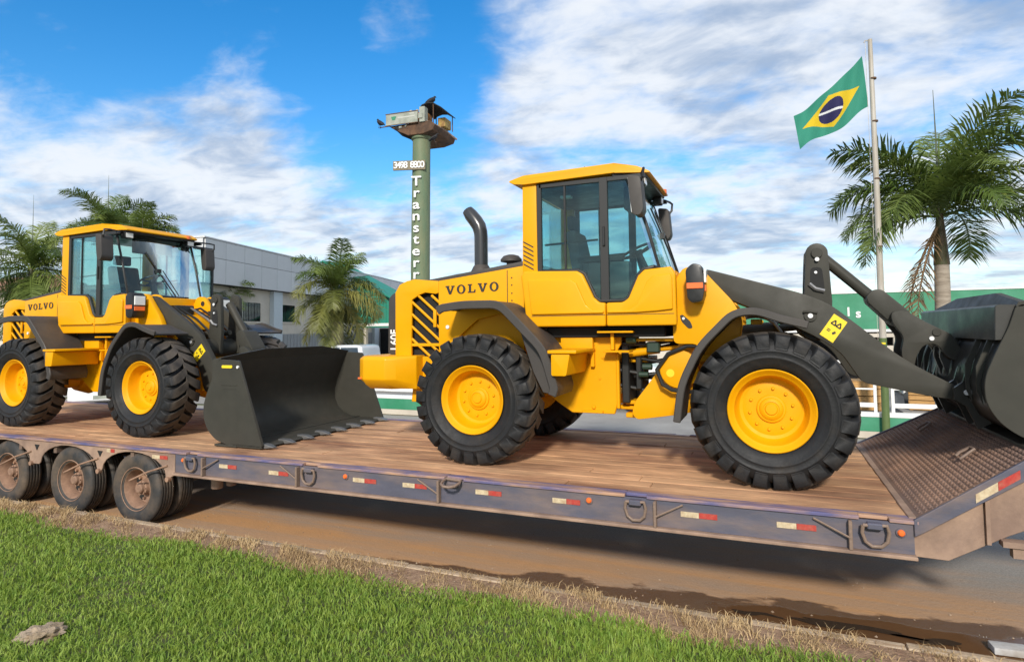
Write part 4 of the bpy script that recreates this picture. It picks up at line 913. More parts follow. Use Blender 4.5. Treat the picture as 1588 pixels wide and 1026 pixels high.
# ================================================================== BACKGROUND
M['cream'] = mat('cream_wall', (.58, .53, .45), .85, c2=(.48, .43, .36), vscale=.8, var=.08, bump=.1, bscale=30)
M['beige'] = mat('beige_plaster', (.66, .60, .51), .9, c2=(.58, .53, .45), vscale=.9, var=.06, bump=.08, bscale=30)
M['clad'] = mat('grey_cladding', (.60, .61, .62), .5, var=.04, vscale=.8, rand=.05)
M['pilaster'] = mat('pale_blue_plaster', (.56, .63, .67), .8, var=.05)
M['greenwall'] = mat('green_paint', (.028, .215, .110), .55, c2=(.05, .25, .145), vscale=1.3, var=.08)
M['green_roof'] = mat('green_cladding', (.02, .22, .15), .5, var=.06, vscale=1)
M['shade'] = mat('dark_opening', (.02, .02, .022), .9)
M['tower'] = mat('tower_green', (.105, .165, .095), .65, c2=(.165, .185, .10), vscale=1.2, var=.1, stretch=(2, 2, .4))
M['rust'] = mat('rusty_steel', (.13, .065, .032), .8, c2=(.06, .035, .022), vscale=1.5, var=.25)
M['board'] = mat('faded_board', (.34, .36, .31), .7, c2=(.24, .26, .22), vscale=2, var=.1)
M['pole'] = mat('galvanised_pole', (.46, .43, .38), .5, c2=(.34, .30, .24), vscale=2, var=.08, stretch=(3, 3, .5))
M['trunk'] = mat('palm_trunk', (.36, .31, .25), .85, c2=(.24, .20, .155), vscale=3, var=.15, stretch=(1, 1, 6), bump=.3, bscale=15)
M['shaft'] = mat('palm_crownshaft', (.075, .045, .022), .6, c2=(.05, .075, .02), vscale=2, var=.2, stretch=(3, 3, .5))
M['frond'] = leaf_mat('palm_frond', (.085, .140, .026), (.22, .27, .062), .7, .3, .5)
M['frond_yel'] = leaf_mat('palm_frond_olive', (.11, .135, .024), (.28, .26, .070), .9, .25, .5)
M['frond_dead'] = leaf_mat('dead_frond', (.16, .085, .035), (.26, .17, .09), 1.5, .15, .8)
M['rachis'] = mat('frond_rib', (.13, .13, .045), .6)
M['wood'] = mat('crate_wood', (.52, .30, .11), .8, c2=(.40, .22, .08), vscale=4, var=.15, stretch=(1, 1, 6))

# ---- low boundary wall with bands of colour
def low_wall(x0, x1, label):
    w = empty('boundary_wall', label, 'wall', (0, 14.45, 0))
    B().box(x0, x1, 0, .16, 0, .145).build('wall_base', M['cream'], w)
    B().box(x0, x1, -.008, .168, .145, .435).build('green_band', M['greenwall'], w)
    B().box(x0, x1, -.02, .18, .435, .525).build('coping', M['white'], w, .008, 1)
    return w
low_wall(-15.5, -8.2, 'short stretch of low green banded wall behind the yellow counterweight')
low_wall(-.75, 40, 'long low green banded wall with white coping under the flagpole')
sheet('driveway', -8.2, -.75, 10.6, 14.6, .0045, M['yard'])
# ---- white railing in framed panels
def railing(x, L, label):
    p = empty('railing_panel', label, 'railing', (x, 14.53, .525), group='white railing panels along the low wall')
    B().box(0, L, -.02, .02, .10, .19).build('bottom_rail', M['white'], p, .004, 1)
    B().box(.0, L, -.02, .02, 1.0, 1.06).build('top_rail', M['white'], p, .004, 1)
    for xx in (0, L-.06): B().box(xx, xx+.06, -.022, .022, .0, 1.06).build('post', M['white'], p, .004, 1)
    B().box(.06, L-.06, -.012, .012, .46, .49).build('middle_rail', M['white'], p)
    return p
i = 0
LAB = ['white railing panel just left of the flagpole, behind the front tyre', 'white railing panel just right of the flagpole, under the raised boom']
for x, L, lb in ((-15.4, 2.4, 'white railing panel behind the bucket lowered on the deck'), (-12.95, 4.7, 'white railing panel behind the yellow counterweight'),
                 (-.65, 2.66, LAB[0]), (2.26, 4.3, LAB[1]), (6.8, 4.3, 'white railing panel behind the raised bucket')):
    railing(x, L, lb)

# ---- flagpole and flag
fp = empty('flagpole', 'tall pale flagpole with green base and yellow dashes, leaning slightly left', 'flagpole', (2.12, 14.32, 0)); fp.rotation_euler = (0, R(.35), 0)
B().tube([(0, 0, .0), (0, 0, 2.05)], [.072, .070], 16).build('painted_base', M['pole_green'] if 'pole_green' in M else mat('pole_green', (.085, .13, .04), .6, var=.15), fp)
B().tube([(0, 0, 2.05), (-.01, 0, 5.2), (-.03, 0, 8.25)], [.066, .056, .042], 16).build('pole_shaft', M['pole'], fp)
for k in range(8): B().prism(arc(0, 0, .0745, -118, -62, 6)+arc(0, 0, .07, -62, -118, 6), 1.12+k*.115, 1.155+k*.115, 'z').build('yellow_dash', M['sticker'], fp)
for z in (3.9, 5.3, 6.5, 7.4): B().cyl((0, 0, z), (0, 0, z+.03), .064, 12).build('pole_band', M['rust'], fp)
B().tube([(-.03, 0, 8.22), (-.12, 0, 8.24), (-.14, 0, 8.2)], .012, 6).build('halyard_arm', M['pole'], fp)
B().tube([(-.12, -.01, 8.2), (-.10, -.02, 5.0), (-.09, -.05, 1.4)], .005, 4).build('halyard', M['pole'], fp)

def flag():
    # cloth hanging askew in a light breeze: hoist on the pole side, fly end low at the left
    n, m = 60, 42
    A = Vector((1.98, 14.30, 7.92)); D = Vector((2.06, 14.28, 6.80)); Bp = Vector((.63, 13.95, 6.72)); C = Vector((.72, 13.80, 5.98))
    def P(u, v):
        t = A.lerp(Bp, u); q = D.lerp(C, u); p = t.lerp(q, v)
        p = p + Vector((0, 1, 0))*(.075*math.sin(u*9.5+v*2.2)*(.25+u) + .035*math.sin(u*17-v*4))
        p.z -= .10*math.sin(math.pi*u)*(.9-.5*v) - .05*math.sin(u*9+1)*v
        return p
    def region(u, v):
        x, y = (u-.5)*20, (v-.5)*14
        if x*x+y*y < 3.5**2:
            w_ = (v-.5)-.62*(.5-u)-.9*(u-.5)**2+.01
            return 3 if abs(w_) < .026 else 2
        if abs(x)/8.3+abs(y)/5.3 < 1: return 1
        return 0
    f = empty('flag', 'green flag with yellow diamond and dark blue disc flying from the pole', 'flag')
    mats = [('flag_cloth', (.035, .26, .175)), ('diamond', (.72, .50, .015)), ('disc', (.020, .018, .085)), ('band', (.75, .75, .75))]
    n, m = 150, 105
    for r, (nm, c) in enumerate(mats):
        b = B(); vid = {}
        def V(i, j):
            if (i, j) not in vid: vid[i, j] = b.bm.verts.new(P(i/n, j/m))
            return vid[i, j]
        for i in range(n):
            for j in range(m):
                if region((i+.5)/n, (j+.5)/m) == r: b._face([V(i, j), V(i+1, j), V(i+1, j+1), V(i, j+1)])
        bm = b.bm
        bmesh.ops.recalc_face_normals(bm, faces=bm.faces)
        me = bpy.data.meshes.new(nm); bm.to_mesh(me); bm.free()
        mm = leaf_mat(nm, c, c, 1, .30, .8); me.materials.append(mm)
        for p in me.polygons: p.use_smooth = True
        link(nm, me, f)
flag()

# ---- palms
def frond_mesh(name, L, e0, droop, m, seed, dense=95, lw=.38, hang=.6):
    r = random.Random(seed); pts = []; p = Vector((0, 0, 0)); el = e0; n = 16
    for k in range(n+1):
        pts.append(p.copy()); p = p + Vector((math.cos(el), 0, math.sin(el)))*(L/n); el -= droop/n*(.5+1.1*k/n)
    b = B()
    b.tube(pts, [.028*(1-.85*k/n)*L/2 for k in range(n+1)], 5)
    def at(t): f = t*n; i = min(int(f), n-1); return pts[i].lerp(pts[i+1], f-i), (pts[i+1]-pts[i]).normalized()
    for k in range(dense):
        t = .10+.90*(k+r.random()*.6)/dense; t = min(t, .995); c, tg = at(t)
        ll = lw*L*(math.sin(math.pi*min(1, (t*.86+.10)))**.7)*r.uniform(.8, 1.12)
        w = .0080*L*r.uniform(.8, 1.2)
        upv = Vector((-tg.z, 0, tg.x))
        if upv.z < 0: upv = -upv
        for s in (-1, 1):
            lift = r.uniform(-.35, .65)
            d = (tg*r.uniform(.45, .75) + Vector((0, s, 0))*.85 + upv*lift).normalized()
            g = Vector((0, 0, -1))*hang*r.uniform(.6, 1.3)
            c1 = c + d*ll*.5 + g*ll*.10; c2 = c + d*ll*.85 + g*ll*.42
            sw = tg*w
            v = [b.bm.verts.new(q) for q in (c-sw*.6, c+sw*.6, c1+sw, c1-sw, c2)]
            b._face(v[:4]); b._face([v[3], v[2], v[4]])
    me = bpy.data.meshes.new(name); b.bm.to_mesh(me); b.bm.free(); me.materials.append(m)
    return me
FR = {}
def palm(label, loc, h, L, tr=.17, shaft=.9, lean=(0, 0), hang=.6, nf=20, skirt=0, open_=False, yel=False, dead=0, spear=0, seed=1, group='palm trees'):
    r = random.Random(seed); pm = empty('palm_tree', label, 'palm tree', loc, group=group)
    lx, ly = lean
    B().tube([(0, 0, -.05), (lx*.15, ly*.15, h*.25), (lx*.55, ly*.55, h*.6), (lx, ly, h)], [tr*1.25, tr*1.05, tr, tr*.9], 16).build('trunk', M['trunk'], pm)
    for k in range(int(h/.28)):
        t = (k+.5)/int(h/.28)
        if t > .97: continue
    top = Vector((lx, ly, h)); c = top + Vector((lx*.1, ly*.1, shaft))
    B().tube([top-Vector((0, 0, .03)), top+Vector((0, 0, shaft*.3)), c], [tr*.98, tr*.8, tr*.35], 14).build('crownshaft', M['shaft'], pm)
    key = 'y' if yel else 'g'; mm = M['frond_yel'] if yel else M['frond']
    lv = [(78, 65), (66, 85), (52, 105), (36, 118), (20, 115), (2, 105), (-18, 85)] + ([(-40, 55), (-58, 35)] if skirt else [])
    for i, (e, d) in enumerate(lv):
        for s in (0, 1):
            kk = (key, i, s, hang, open_)
            if kk not in FR: FR[kk] = frond_mesh('frond', 1.0, R(e), R(d), mm if not (yel and i < 3) else M['frond'], i*7+s+3, hang=hang)
    if open_: lv = [(86, 70), (74, 88), (58, 108), (42, 128), (28, 128)]
    cnt = [4, 5, 6, 6, 4] if open_ else [2, 3, 4, 4, 4, 3, 2] + ([3, 3] if skirt else [])
    az = r.uniform(0, 6)
    for i, kf in enumerate(cnt):
        kf = max(1, round(kf*nf/20))
        for k in range(kf):
            o = link('frond', FR[key, i, k % 2, hang, open_], pm, c - Vector((0, 0, .05*i)))
            az += 2.399+r.uniform(-.5, .5); s = L*r.uniform(.85, 1.12)
            o.rotation_euler = (r.uniform(-.15, .15), r.uniform(-.08, .08), az); o.scale = (s, s, s)
    for k in range(dead):
        if 'dead' not in FR: FR['dead'] = frond_mesh('dead_frond', 1.0, R(-62), R(30), M['frond_dead'], 99, 40, .22, .9)
        o = link('dead_frond', FR['dead'], pm, c-Vector((0, 0, .3))); o.rotation_euler = (0, 0, R(185)+k*.5); s = L*.98; o.scale = (s, s, s)
    if spear: B().tube([c, c+Vector((0, 0, spear*.6)), c+Vector((-.01, 0, spear))], [.035, .016, .005], 6).build('spear_leaf', M['frond'] and mat('spear_green', (.10, .12, .07), .5), pm)
    return pm
palm('tall palm with a dead brown frond hanging beside its grey trunk, near the flagpole', (3.42, 15.6, 0), 3.62, 2.45, .155, 1.2, (.06, 0), .7, 20, 0, True, False, 2, 2.6, 5)
palm('olive bushy palm with drooping skirt in front of the office, left of the tower', (-16.3, 20.2, 0), 2.75, 2.35, .28, 1.3, (0, 0), .85, 17, 1, False, True, 0, 2.1, 12)
palm('palm at the far left edge of the photo, in front of the beige house', (-36.4, 20, 0), 4.3, 3.5, .26, 1.6, (0, 0), .85, 17, 1, False, False, 0, 4.0, 23)
palm('tall palm rising behind the left part of the rear loader cab roof', (-30.3, 20, 0), 6.0, 2.7, .26, 1.5, (0, 0), .6, 20, 0, False, False, 0, 2.8, 31)
palm('palm whose crown tip shows above the middle of the rear loader roof', (-27.9, 20, 0), 5.5, 2.2, .26, 1.4, (0, 0), .6, 20, 0, False, False, 0, 0, 37)
palm('small palm behind the open cab door of the rear loader', (-21.9, 19.2, 0), 2.3, 1.9, .22, 1.3, (0, 0), .7, 12, 0, False, False, 0, 0, 41)

# ---- office with grey metal cladding above plastered walls
def office():
    ang = math.atan2(.967, -.254)                           # local x runs along the long wall, away from the road
    o = empty('office_building', 'pale two-storey office with grey panel cladding over beige walls and barred windows', 'building', (-20.40, 17.28, 0), ang)
    Lg = 26; D = 6                                          # local +y is to the left of the long wall, i.e. into the building
    B().box(.4, Lg, .4, D, 0, 5.8).build('wall', M['beige'], o)
    B().box(.05, Lg, .05, D, 4.30, 6.08).build('cladding_backing', M['shade'], o)
    pm = {}
    def panel(x0, x1, z0, z1, face):
        k = (round(x1-x0, 3), round(z1-z0, 3), face)
        if k not in pm:
            pm[k] = (B().box(0, x1-x0-.015, 0, .06, 0, z1-z0-.015) if face == 'l' else B().box(0, .06, 0, x1-x0-.015, 0, z1-z0-.015)).mesh('cladding_panel', M['clad'], .008, 1)
        link('cladding_panel', pm[k], o, (x0, 0, z0) if face == 'l' else (0, x0, z0))
    for k in range(19):
        for z0, z1 in ((4.32, 5.36), (5.36, 6.10)): panel(.07+k*1.36, .07+(k+1)*1.36, z0, z1, 'l')
    for k in range(4):
        for z0, z1 in ((4.32, 5.36), (5.36, 6.10)): panel(.07+k*1.36, .07+(k+1)*1.36, z0, z1, 's')
    B().box(-.03, Lg+.03, -.03, .12, 6.10, 6.15).box(-.03, .12, .12, D, 6.10, 6.15).build('roof_cap', M['clad'], o)
    for x in (3.23, 6.5, 10.2, 13.6, 17.0):
        w = empty('window', parent=o, loc=(x, .4, 2.83))
        B().box(-.06, 1.54, -.04, -.005, -.08, 0).box(-.06, 0, -.03, -.005, 0, .86).box(1.48, 1.54, -.03, -.005, 0, .86).box(-.06, 1.54, -.03, -.005, .86, .92).build('frame', M['beige'], w)
        for a in (0, .5, 1.0): B().box(a+.02, a+.47, -.012, -.004, .01, .85).build('pane', M['glassdark'], w)
        for a in np.arange(.12, 1.45, .125): B().box(a, a+.014, -.035, -.02, .0, .86).build('bar', M['shade'], w)
        B().box(.01, 1.47, -.003, -.001, 0, .86).build('window_back', M['shade'], w)
    for x in (5.55, 12.2, 18.9): B().box(x, x+.82, .18, .398, 0, 4.29).build('pilaster', M['pilaster'], o)
    for k in range(44): B().box(6.5+k*.34, 6.5+k*.34+.30, .355, .397, 0, 2.22).build('corrugated_sheet', mat('grey_sheet', (.30, .31, .32), .6) if k == 0 else bpy.data.materials['grey_sheet'], o)
office()

# ---- warehouse with green gable
wh = empty('warehouse', 'shed with a green clad gable and dark open front behind the palm', 'building', (0, 32, 0))
B().prism([(-33, 3.0), (-26.6, 6.75), (-20.6, 3.85), (-18.0, 2.65), (-18.0, 2.5), (-33, 2.6)], 0, .2).build('gable_cladding', M['green_roof'], wh)
for k in range(30):
    x = -32.8+k*.49; zt = 3.0+(x+33)*.586 if x < -26.6 else 6.75-(x+26.6)*.477
    if zt-2.85 > .15: B().box(x-.03, x+.03, -.035, -.002, 2.82, zt-.05).build('cladding_rib', M['green_roof'], wh)
B().prism([(-33.3, 2.95), (-26.6, 6.95), (-17.8, 2.68), (-17.8, 2.58), (-26.6, 6.85), (-33.3, 2.85)], -.5, 2.0).build('roof', M['green_roof'], wh)
B().box(-33, -18, -.06, -.012, 2.62, 2.80).build('eave_trim', M['white'], wh)
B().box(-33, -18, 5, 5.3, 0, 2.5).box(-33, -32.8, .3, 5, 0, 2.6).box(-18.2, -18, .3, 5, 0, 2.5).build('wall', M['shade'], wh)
for x in (-23.6, -19.0): B().box(x-.1, x+.1, -.02, .18, 0, 2.55).build('column', M['cream'], wh)

# ---- long green-fascia depot
dp = empty('depot_building', 'long low depot with a broad green fascia carrying white letters', 'building', (0, 25.9, 0))
B().box(-12.5, 34, 0, .25, 2.16, 3.50).build('fascia', M['greenwall'], dp)
B().box(-12.5, 34, -.03, .3, 3.50, 3.56).build('fascia_cap', M['white'], dp)
B().box(-12.5, 34, -.02, .24, 2.06, 2.155).build('fascia_trim', M['white'], dp)
B().box(-12.5, 34, .3, 14, 3.3, 3.48).build('roof', M['clad'], dp)
B().box(-12.5, 34, .02, .2, 1.86, 2.0).build('lintel', M['cream'], dp)
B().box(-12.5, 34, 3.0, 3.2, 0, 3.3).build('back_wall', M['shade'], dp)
x = -12.0
for k, wdt in enumerate((3.5, 2.2, 3.5, 3.5, 1.6, 3.4, 3.4, 3.4, 3.4, 3.4)):
    B().box(x, x+.5+(k % 3)*.5, .05, .25, 0, 1.86).build('pier', M['cream'], dp); x += .5+(k % 3)*.5+wdt
B().box(3.75, 5.1, .06, .24, 0, 1.55).build('sill_wall', M['cream'], dp)
for s, px_, z, sz in (('l', 2.78, 2.80, .46), ('s', 3.10, 2.74, .46), ('G', 3.92, 2.82, .62)):
    o = link('letter', text_mesh(s, sz, .012, M['white'], .012), dp); o.matrix_local = Matrix.Translation((px_, -.02, z)) @ RX90

# ---- beige house at the far left
hs = empty('beige_house', 'pale beige house behind the palms at the far left', 'building', (0, 27, 0))
B().box(-62, -38.5, 0, 8, 0, 5.6).build('wall', M['beige'], hs)
B().prism([(-.5, 5.6), (4, 7.2), (8.5, 5.6)], -62.4, -38.1, 'x').build('roof', mat('roof_tile', (.30, .15, .09), .85, var=.2), hs)
for x in (-57, -51, -45):
    w = empty('window', parent=hs, loc=(x, 0, 2.0)); B().box(0, 1.6, -.03, -.004, 0, 1.2).build('pane', M['glassdark'], w); B().box(-.08, 1.68, -.06, -.035, -.1, 0).build('sill', M['white'], w)
gw = B().box(-46, -27.5, 0, .18, 0, 2.05).build('garden_wall', M['beige'], None, label='plain beige garden wall under the palms at the far left', cat='wall', loc=(0, 18.2, 0))

# ---- sign tower with an old machine on top
tw = empty('sign_tower', 'tall green sign tower with vertical white letters and a phone number board', 'sign tower', (-16.15, 26.5, 0))
B().tube([(-.06, 0, 0), (.0, 0, 6), (.10, 0, 12.15)], [.50, .475, .45], 28).build('column', M['tower'], tw, ang=60)
B().lathe([(.48, 0), (.53, .05), (.53, .16), (.42, .2)], (.10, 0, 12.0), 'z', 28).build('column_collar', M['tower'], tw)
for k, ch in enumerate('Transterra'):
    z = 9.78-k*.585
    me = text_mesh(ch, .68, .03, M['white'], .010, 1.25); o = link('letter', me, tw); o.matrix_local = Matrix.Translation((.06+.008*(z-5), -.53, z)) @ Matrix.Rotation(R(17), 4, 'Z') @ RX90
    if ch in 'Trn':
        pass
pb = empty('phone_board', parent=tw, loc=(-.10, -.56, 10.62)); pb.rotation_euler = (0, 0, R(17))
B().box(-1.0, .66, -.03, .05, -.24, .24).build('board', mat('board_brown', (.20, .17, .11), .7, var=.15), pb, .01, 1)
for k, ch in enumerate('3498 8800'):
    if ch == ' ': continue
    o = link('letter', text_mesh(ch, .46, .015, M['white'], .008), pb); o.matrix_local = Matrix.Translation((-.86+k*.172, -.05, 0)) @ RX90
om = empty('old_machine', 'rusty old machine with grey name board and canopy mounted on the sign tower', 'old machine', (-16.1, 26.5, 12.2)); om.rotation_euler = (0, 0, R(4)); om.scale = (.75, .75, .75)
B().box(-2.15, .25, -.95, -.85, .72, 1.50).build('name_board', M['board'], om, .01, 1)
B().box(-2.18, .28, -.97, -.94, 1.47, 1.53).box(-2.18, .28, -.97, -.94, .69, .74).build('board_frame', M['rust'], om, .005, 1)
B().prism([(-1.75, 1.30), (-1.35, 1.30), (-1.45, 1.05), (-1.65, 1.05)], -.962, -.951).build('board_emblem', M['greenwall'], om)
B().box(-1.25, .05, -.960, -.951, 1.12, 1.22).box(-.35, .0, -.960, -.951, 1.32, 1.40).build('board_mark', mat('board_grey_ink', (.45, .46, .42), .7), om)
hl_ = B().loft([[(-2.0, y, .72), (1.1, y, .78), (1.45, y, .5), (1.3, y, .12), (.55, y, -.06), (-.55, y, -.06), (-1.3, y, .30)] for y in (-.8, 2.6)])
hl_.build('hull', M['rust'], om, .03, 1)
B().box(.35, .75, -.9, -.4, .72, 1.75).box(.3, .6, -.97, -.9, .95, 1.3).build('post_box', M['board'], om, .02, 1)
B().box(-.75, .55, -.3, .7, .75, 1.62).build('engine_cover', mat('faded_orange', (.40, .18, .05), .7, c2=(.30, .12, .04), var=.2), om, .05, 2)
B().cyl((-.55, -.35, 1.62), (-.55, -.35, 1.78), .12, 10).cyl((-.1, -.3, 1.62), (-.1, -.3, 1.80), .10, 10).build('breather_cap', mat('faded_cream', (.55, .48, .35), .7), om, .01, 1)
cp = [(.15, 1.85), (.35, 2.05), (.75, 2.15), (1.15, 2.10), (1.75, 1.72), (1.75, 1.66), (1.15, 2.03), (.75, 2.08), (.35, 1.98), (.15, 1.80)]
B().prism(cp, -.5, 1.9).build('canopy', M['shade'], om)
for x, y, z in ((.35, -.4, 1.95), (1.15, -.4, 2.03), (1.60, 1.7, 1.75), (.35, 1.7, 1.95)): B().cyl((x, y, .7), (x, y, z), .035, 8).build('canopy_post', M['rust'], om)
B().box(1.0, 1.55, .6, 1.6, .75, 1.40).build('fuel_tank', mat('faded_yellow', (.42, .30, .08), .7, c2=(.25, .14, .05), var=.2), om, .05, 2)
B().tube([(.60, -.8, .90), (1.2, .8, .75), (1.55, 2.5, .40)], .07, 8).build('side_beam', mat('pink_grey', (.40, .30, .24), .7), om)
B().tube([(-2.7, -.8, .72), (-1.9, -.8, .74)], .035, 6).build('boom_stub', M['rust'], om)
B().tube([(-.75, -.82, .55), (-.45, -.84, .9)], .05, 6).tube([(-1.2, -.8, .55), (-1.0, -.8, .56)], .08, 8).build('track_link', M['board'], om)
B().tube([(-1.5, -.82, .6), (-1.05, -.5, .2), (-.55, -.3, -.05), (.1, -.3, -.1)], [.12, .18, .16, .1], 8).build('track', M['shade'], om)

def bird(label, loc, rz, s):
    b = B()
    b.tube([(-.42, 0, .12), (-.25, 0, .20), (-.05, 0, .30), (.10, 0, .42), (.16, 0, .52), (.20, 0, .58)], [.03, .10, .145, .12, .06, .045], 10)
    b.tube([(.20, 0, .58), (.26, 0, .59), (.32, 0, .55)], [.045, .03, .006], 8)
    for y in (-.10, .10):
        b.tube([(.06, y, .40), (-.15, y*1.2, .28), (-.40, y*.8, .10)], [.07, .075, .02], 8); b.tube([(.0, y*.5, .22), (.02, y*.5, 0)], .014, 5); b.tube([(-.02, y*.5, .005), (.08, y*.5, .005)], .012, 5)
    o = b.build('bird', mat('bird_black', (.012, .012, .016), .7), None, 0, loc=loc, label=label, cat='bird', group='dark birds perched on the sign tower', ang=60); o.rotation_euler = (0, 0, rz); o.scale = (s, s, s)
bird('dark bird perched on the rod left of the name board on the tower', (-18.17, 25.88, 12.77), R(160), .85)
bird('dark bird perched on top of the canopy of the tower machine', (-15.55, 26.7, 13.76), R(75), 1.0)
bird('dark bird perched low under the right end of the tower machine', (-14.95, 25.9, 11.62), R(20), .70)
B().tube([(-15.2, 26.5, 11.60), (-14.85, 25.85, 11.60)], .025, 6).build('perch_rod', M['rust'], None, label='short rusty rod sticking out below the tower machine', cat='rod')

# ---- vehicles in the yard
def vehicle(name, label, cat, loc, rz, paint, kind='pickup'):
    v = empty(name, label, cat, loc, rz); P_ = paint
    if kind == 'pickup': body = [(-2.6, .45), (2.55, .45), (2.6, .85), (2.45, 1.02), (1.35, 1.10), (-2.6, 1.10)]; roof = [(-.75, 1.10), (1.35, 1.10), (.72, 1.72), (.45, 1.78), (-.45, 1.78), (-.65, 1.72)]
    elif kind == 'hatch': body = [(-1.9, .28), (1.9, .28), (1.95, .70), (1.75, .86), (.95, .95), (-1.85, .95), (-1.95, .65)]; roof = [(-1.85, .95), (.95, .95), (.30, 1.45), (-.2, 1.52), (-1.2, 1.50), (-1.6, 1.40)]
    else: body = [(-2.4, .4), (2.4, .4), (2.45, .9), (2.2, 1.2), (1.6, 1.35), (-2.4, 1.35)]; roof = [(-2.4, 1.35), (1.6, 1.35), (1.05, 1.98), (.8, 2.05), (-2.2, 2.05), (-2.38, 1.95)]
    hw = .86 if kind != 'van' else .92
    B().prism(rounded(body, .06, 3), -hw, hw).build('body', P_, v, .05, 3)
    b = B(); rr = rounded(roof, .08, 3)
    b.loft([[(x, (-hw+.03)*(1 if z < roof[0][1]+.05 else .86), z) for x, z in rr], [(x, (hw-.03)*(1 if z < roof[0][1]+.05 else .86), z) for x, z in rr]])
    b.build('cabin', P_, v, .02, 2)
    zs = roof[0][1]; zt = max(p[1] for p in roof)-.10; x0, x1 = roof[0][0], roof[1][0]
    for s in (-1, 1):
        for a, c in (((x0+.18), (x0+x1)/2-.04), ((x0+x1)/2+.02, x1-.22)):
            t = .0
            poly = [(a, zs+.06), (c, zs+.06), (c-(.28 if c > (x0+x1)/2+.2 else 0), zt), (a+(.10 if a < (x0+x1)/2 else 0), zt)]
            B().loft([[(x, s*(hw-.03)*(1-.14*(z-zs)/(zt-zs+.1))+s*.006, z) for x, z in poly], [(x, s*(hw-.03)*(1-.14*(z-zs)/(zt-zs+.1))-s*.03, z) for x, z in poly]]).build('side_window', M['glassdark'], v)
        for xw in ((-1.55, 1.55) if kind != 'hatch' else (-1.22, 1.25)):
            w = empty('wheel', parent=v, loc=(xw, s*(hw-.09), .34))
            B().lathe([(.2, -.1), (.32, -.11), (.34, -.07), (.34, .07), (.32, .11), (.2, .1)], n=24).build('tyre', M['rubber'], w)
            B().lathe([(0, -.07), (.15, -.08), (.21, -.1), (.21, .1), (0, .07)], n=20).build('rim', M['steel'], w)
        B().box(body[0][0]-.012, body[0][0]+.06, *sorted((s*(hw-.02), s*(hw-.24))), zs-.32, zs-.06).build('tail_lamp', M['red'], v, .02, 2)
        B().box(body[1][0]-.06, body[1][0]+.035, *sorted((s*(hw-.04), s*(hw-.3))), zs-.34, zs-.18).build('headlight', M['lamp'], v, .02, 2)
    B().loft([[(x1-.02-.6*(z-zs)/(zt+.1-zs)+.03, y*(1-.14*(z-zs)/(zt-zs)), z) for y, z in ((-hw+.12, zs+.05), (hw-.12, zs+.05), (hw-.12, zt), (-hw+.12, zt))], [(x1-.02-.6*(z-zs)/(zt+.1-zs)-.03, y*(1-.14*(z-zs)/(zt-zs)), z) for y, z in ((-hw+.12, zs+.05), (hw-.12, zs+.05), (hw-.12, zt), (-hw+.12, zt))]]).build('windscreen', M['glassdark'], v)
    B().box(body[0][0]-.05, body[0][0]+.04, -hw+.02, hw-.02, .32, .50).build('bumper', P_ if kind == 'hatch' else M['black'], v, .03, 2)
    B().box(body[0][0]-.056, body[0][0]-.05, -.22, .22, .36, .47).build('number_plate', M['board'], v)
    return v
silver = mat('silver_paint', (.55, .57, .60), .3, coat=.5); whitep = mat('white_car_paint', (.80, .80, .80), .3, coat=.5); darkp = mat('dark_car_paint', (.05, .055, .06), .3, coat=.5)
vehicle('parked_pickup', 'silver pickup parked beside the shed, just left of the dark radiator cover', 'pickup', (-15.4, 20.3, 0), R(188), silver)
vehicle('parked_car', 'white hatchback seen between the wheels of the rear loader', 'car', (-20.3, 13.6, 0), R(140), whitep, 'hatch')
vehicle('parked_van', 'white van parked behind the hoses of the side-on loader', 'van', (-4.9, 17.6, 0), R(0), whitep, 'van')
vehicle('dark_car', 'dark car parked behind the white railing under the raised boom', 'car', (4.8, 17.6, 0), R(180), darkp, 'hatch')

def crate(label, loc, rz, sx, sy, sz):
    c = empty('wooden_crate', label, 'crate', loc, rz, 'yellowish wooden crates behind the white railing')
    n = 4; hmm = sz/n
    me = B().box(-sx/2, sx/2, -.012, .012, 0, hmm*.86).mesh('slat', M['wood'], .004, 1); me2 = B().box(-.012, .012, -sy/2, sy/2, 0, hmm*.86).mesh('slat', M['wood'], .004, 1)
    for k in range(n):
        for s in (-1, 1): link('slat', me, c, (0, s*sy/2, .02+k*hmm)); link('slat', me2, c, (s*sx/2, 0, .02+k*hmm))
    for a in (-1, 1):
        for b_ in (-1, 1): B().box(a*(sx/2-.04)-.03, a*(sx/2-.04)+.03, b_*(sy/2-.045)-.03, b_*(sy/2-.045)+.03, 0, sz).build('corner_post', M['wood'], c)
    B().box(-sx/2, sx/2, -sy/2, sy/2, sz, sz+.03).build('lid', M['wood'], c, .004, 1)
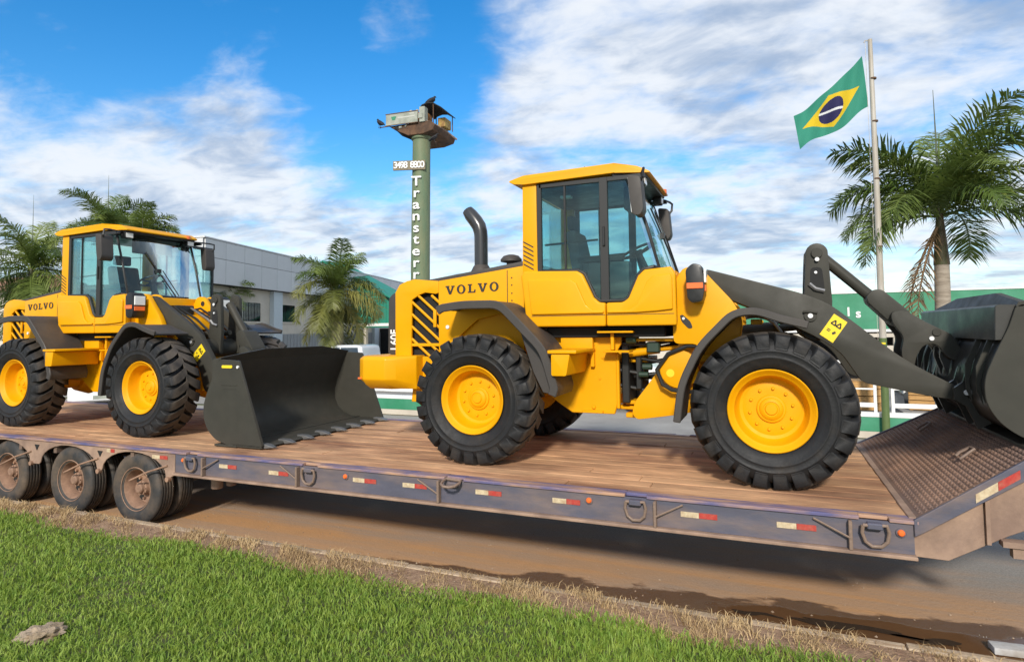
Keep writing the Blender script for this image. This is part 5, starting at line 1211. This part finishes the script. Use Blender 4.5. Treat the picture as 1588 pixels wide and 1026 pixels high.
crate('yellowish wooden crate behind the railing, just left of the flagpole', (1.75, 15.6, .45), .1, .85, .7, .62)
crate('small yellowish wooden crate behind the railing, under the raised boom tip', (3.05, 15.9, .45), -.2, .45, .5, .42)
for x, y, sx, lb in ((1.75, 15.6, 1.3, 'grey concrete plinth under the crate left of the flagpole'), (3.05, 15.9, .9, 'grey concrete plinth under the small crate right of the flagpole')):
    B().box(x-sx/2, x+sx/2, y-.5, y+.5, 0, .45).build('plinth', M['yard'], None, .01, 1, label=lb, cat='plinth')

# ---- loose stones and crumbs along the gutter and on the lawn edge
def pebbles():
    g = np.random.default_rng(5); b = B(); n = 900
    for k in range(n):
        x = g.uniform(-9, 2.2); y = g.choice([g.normal(5.12, .07), g.uniform(5.1, 6.6), g.normal(4.75, .12)], p=[.5, .3, .2]); r_ = g.uniform(.004, .014)
        z = .002 if y > 5.04 else .128
        if 4.92 < y < 5.05: z = .126
        v = [b.bm.verts.new((x+r_*math.cos(a)*g.uniform(.7, 1.2), y+r_*math.sin(a)*g.uniform(.7, 1.2), z)) for a in (0, 1.57, 3.14, 4.71)]
        t = b.bm.verts.new((x, y, z+r_*g.uniform(.5, 1)))
        for i in range(4): b._face([v[i], v[(i+1) % 4], t])
    b.build('gravel', mat('gravel_stone', (.36, .27, .19), .95, c2=(.22, .15, .10), vscale=8), kind='stuff')
pebbles()

# ---- rain puddle left in the gutter
def puddle(cx, cy, L, W, seed):
    r_ = random.Random(seed); b = B(); n = 44; V = []
    for k in range(n):
        a = 2*math.pi*k/n; q = 1+.22*math.sin(3*a+seed)+.14*math.sin(5*a+2*seed)+r_.uniform(-.05, .05)
        y = cy+W*q*math.sin(a)+.02*math.sin(4*math.cos(a)); V.append(b.bm.verts.new((cx+L*q*math.cos(a), max(y, 5.037), .006)))
    b._face(V)
    m = bpy.data.materials.get('puddle_water') or mat('puddle_water', (.05, .035, .025), .04, spec=.9)
    b.build('puddle', m, kind='structure')
puddle(.50, 5.43, .42, .055, 2); puddle(1.02, 5.40, .20, .045, 5); puddle(-.15, 5.40, .20, .03, 9)
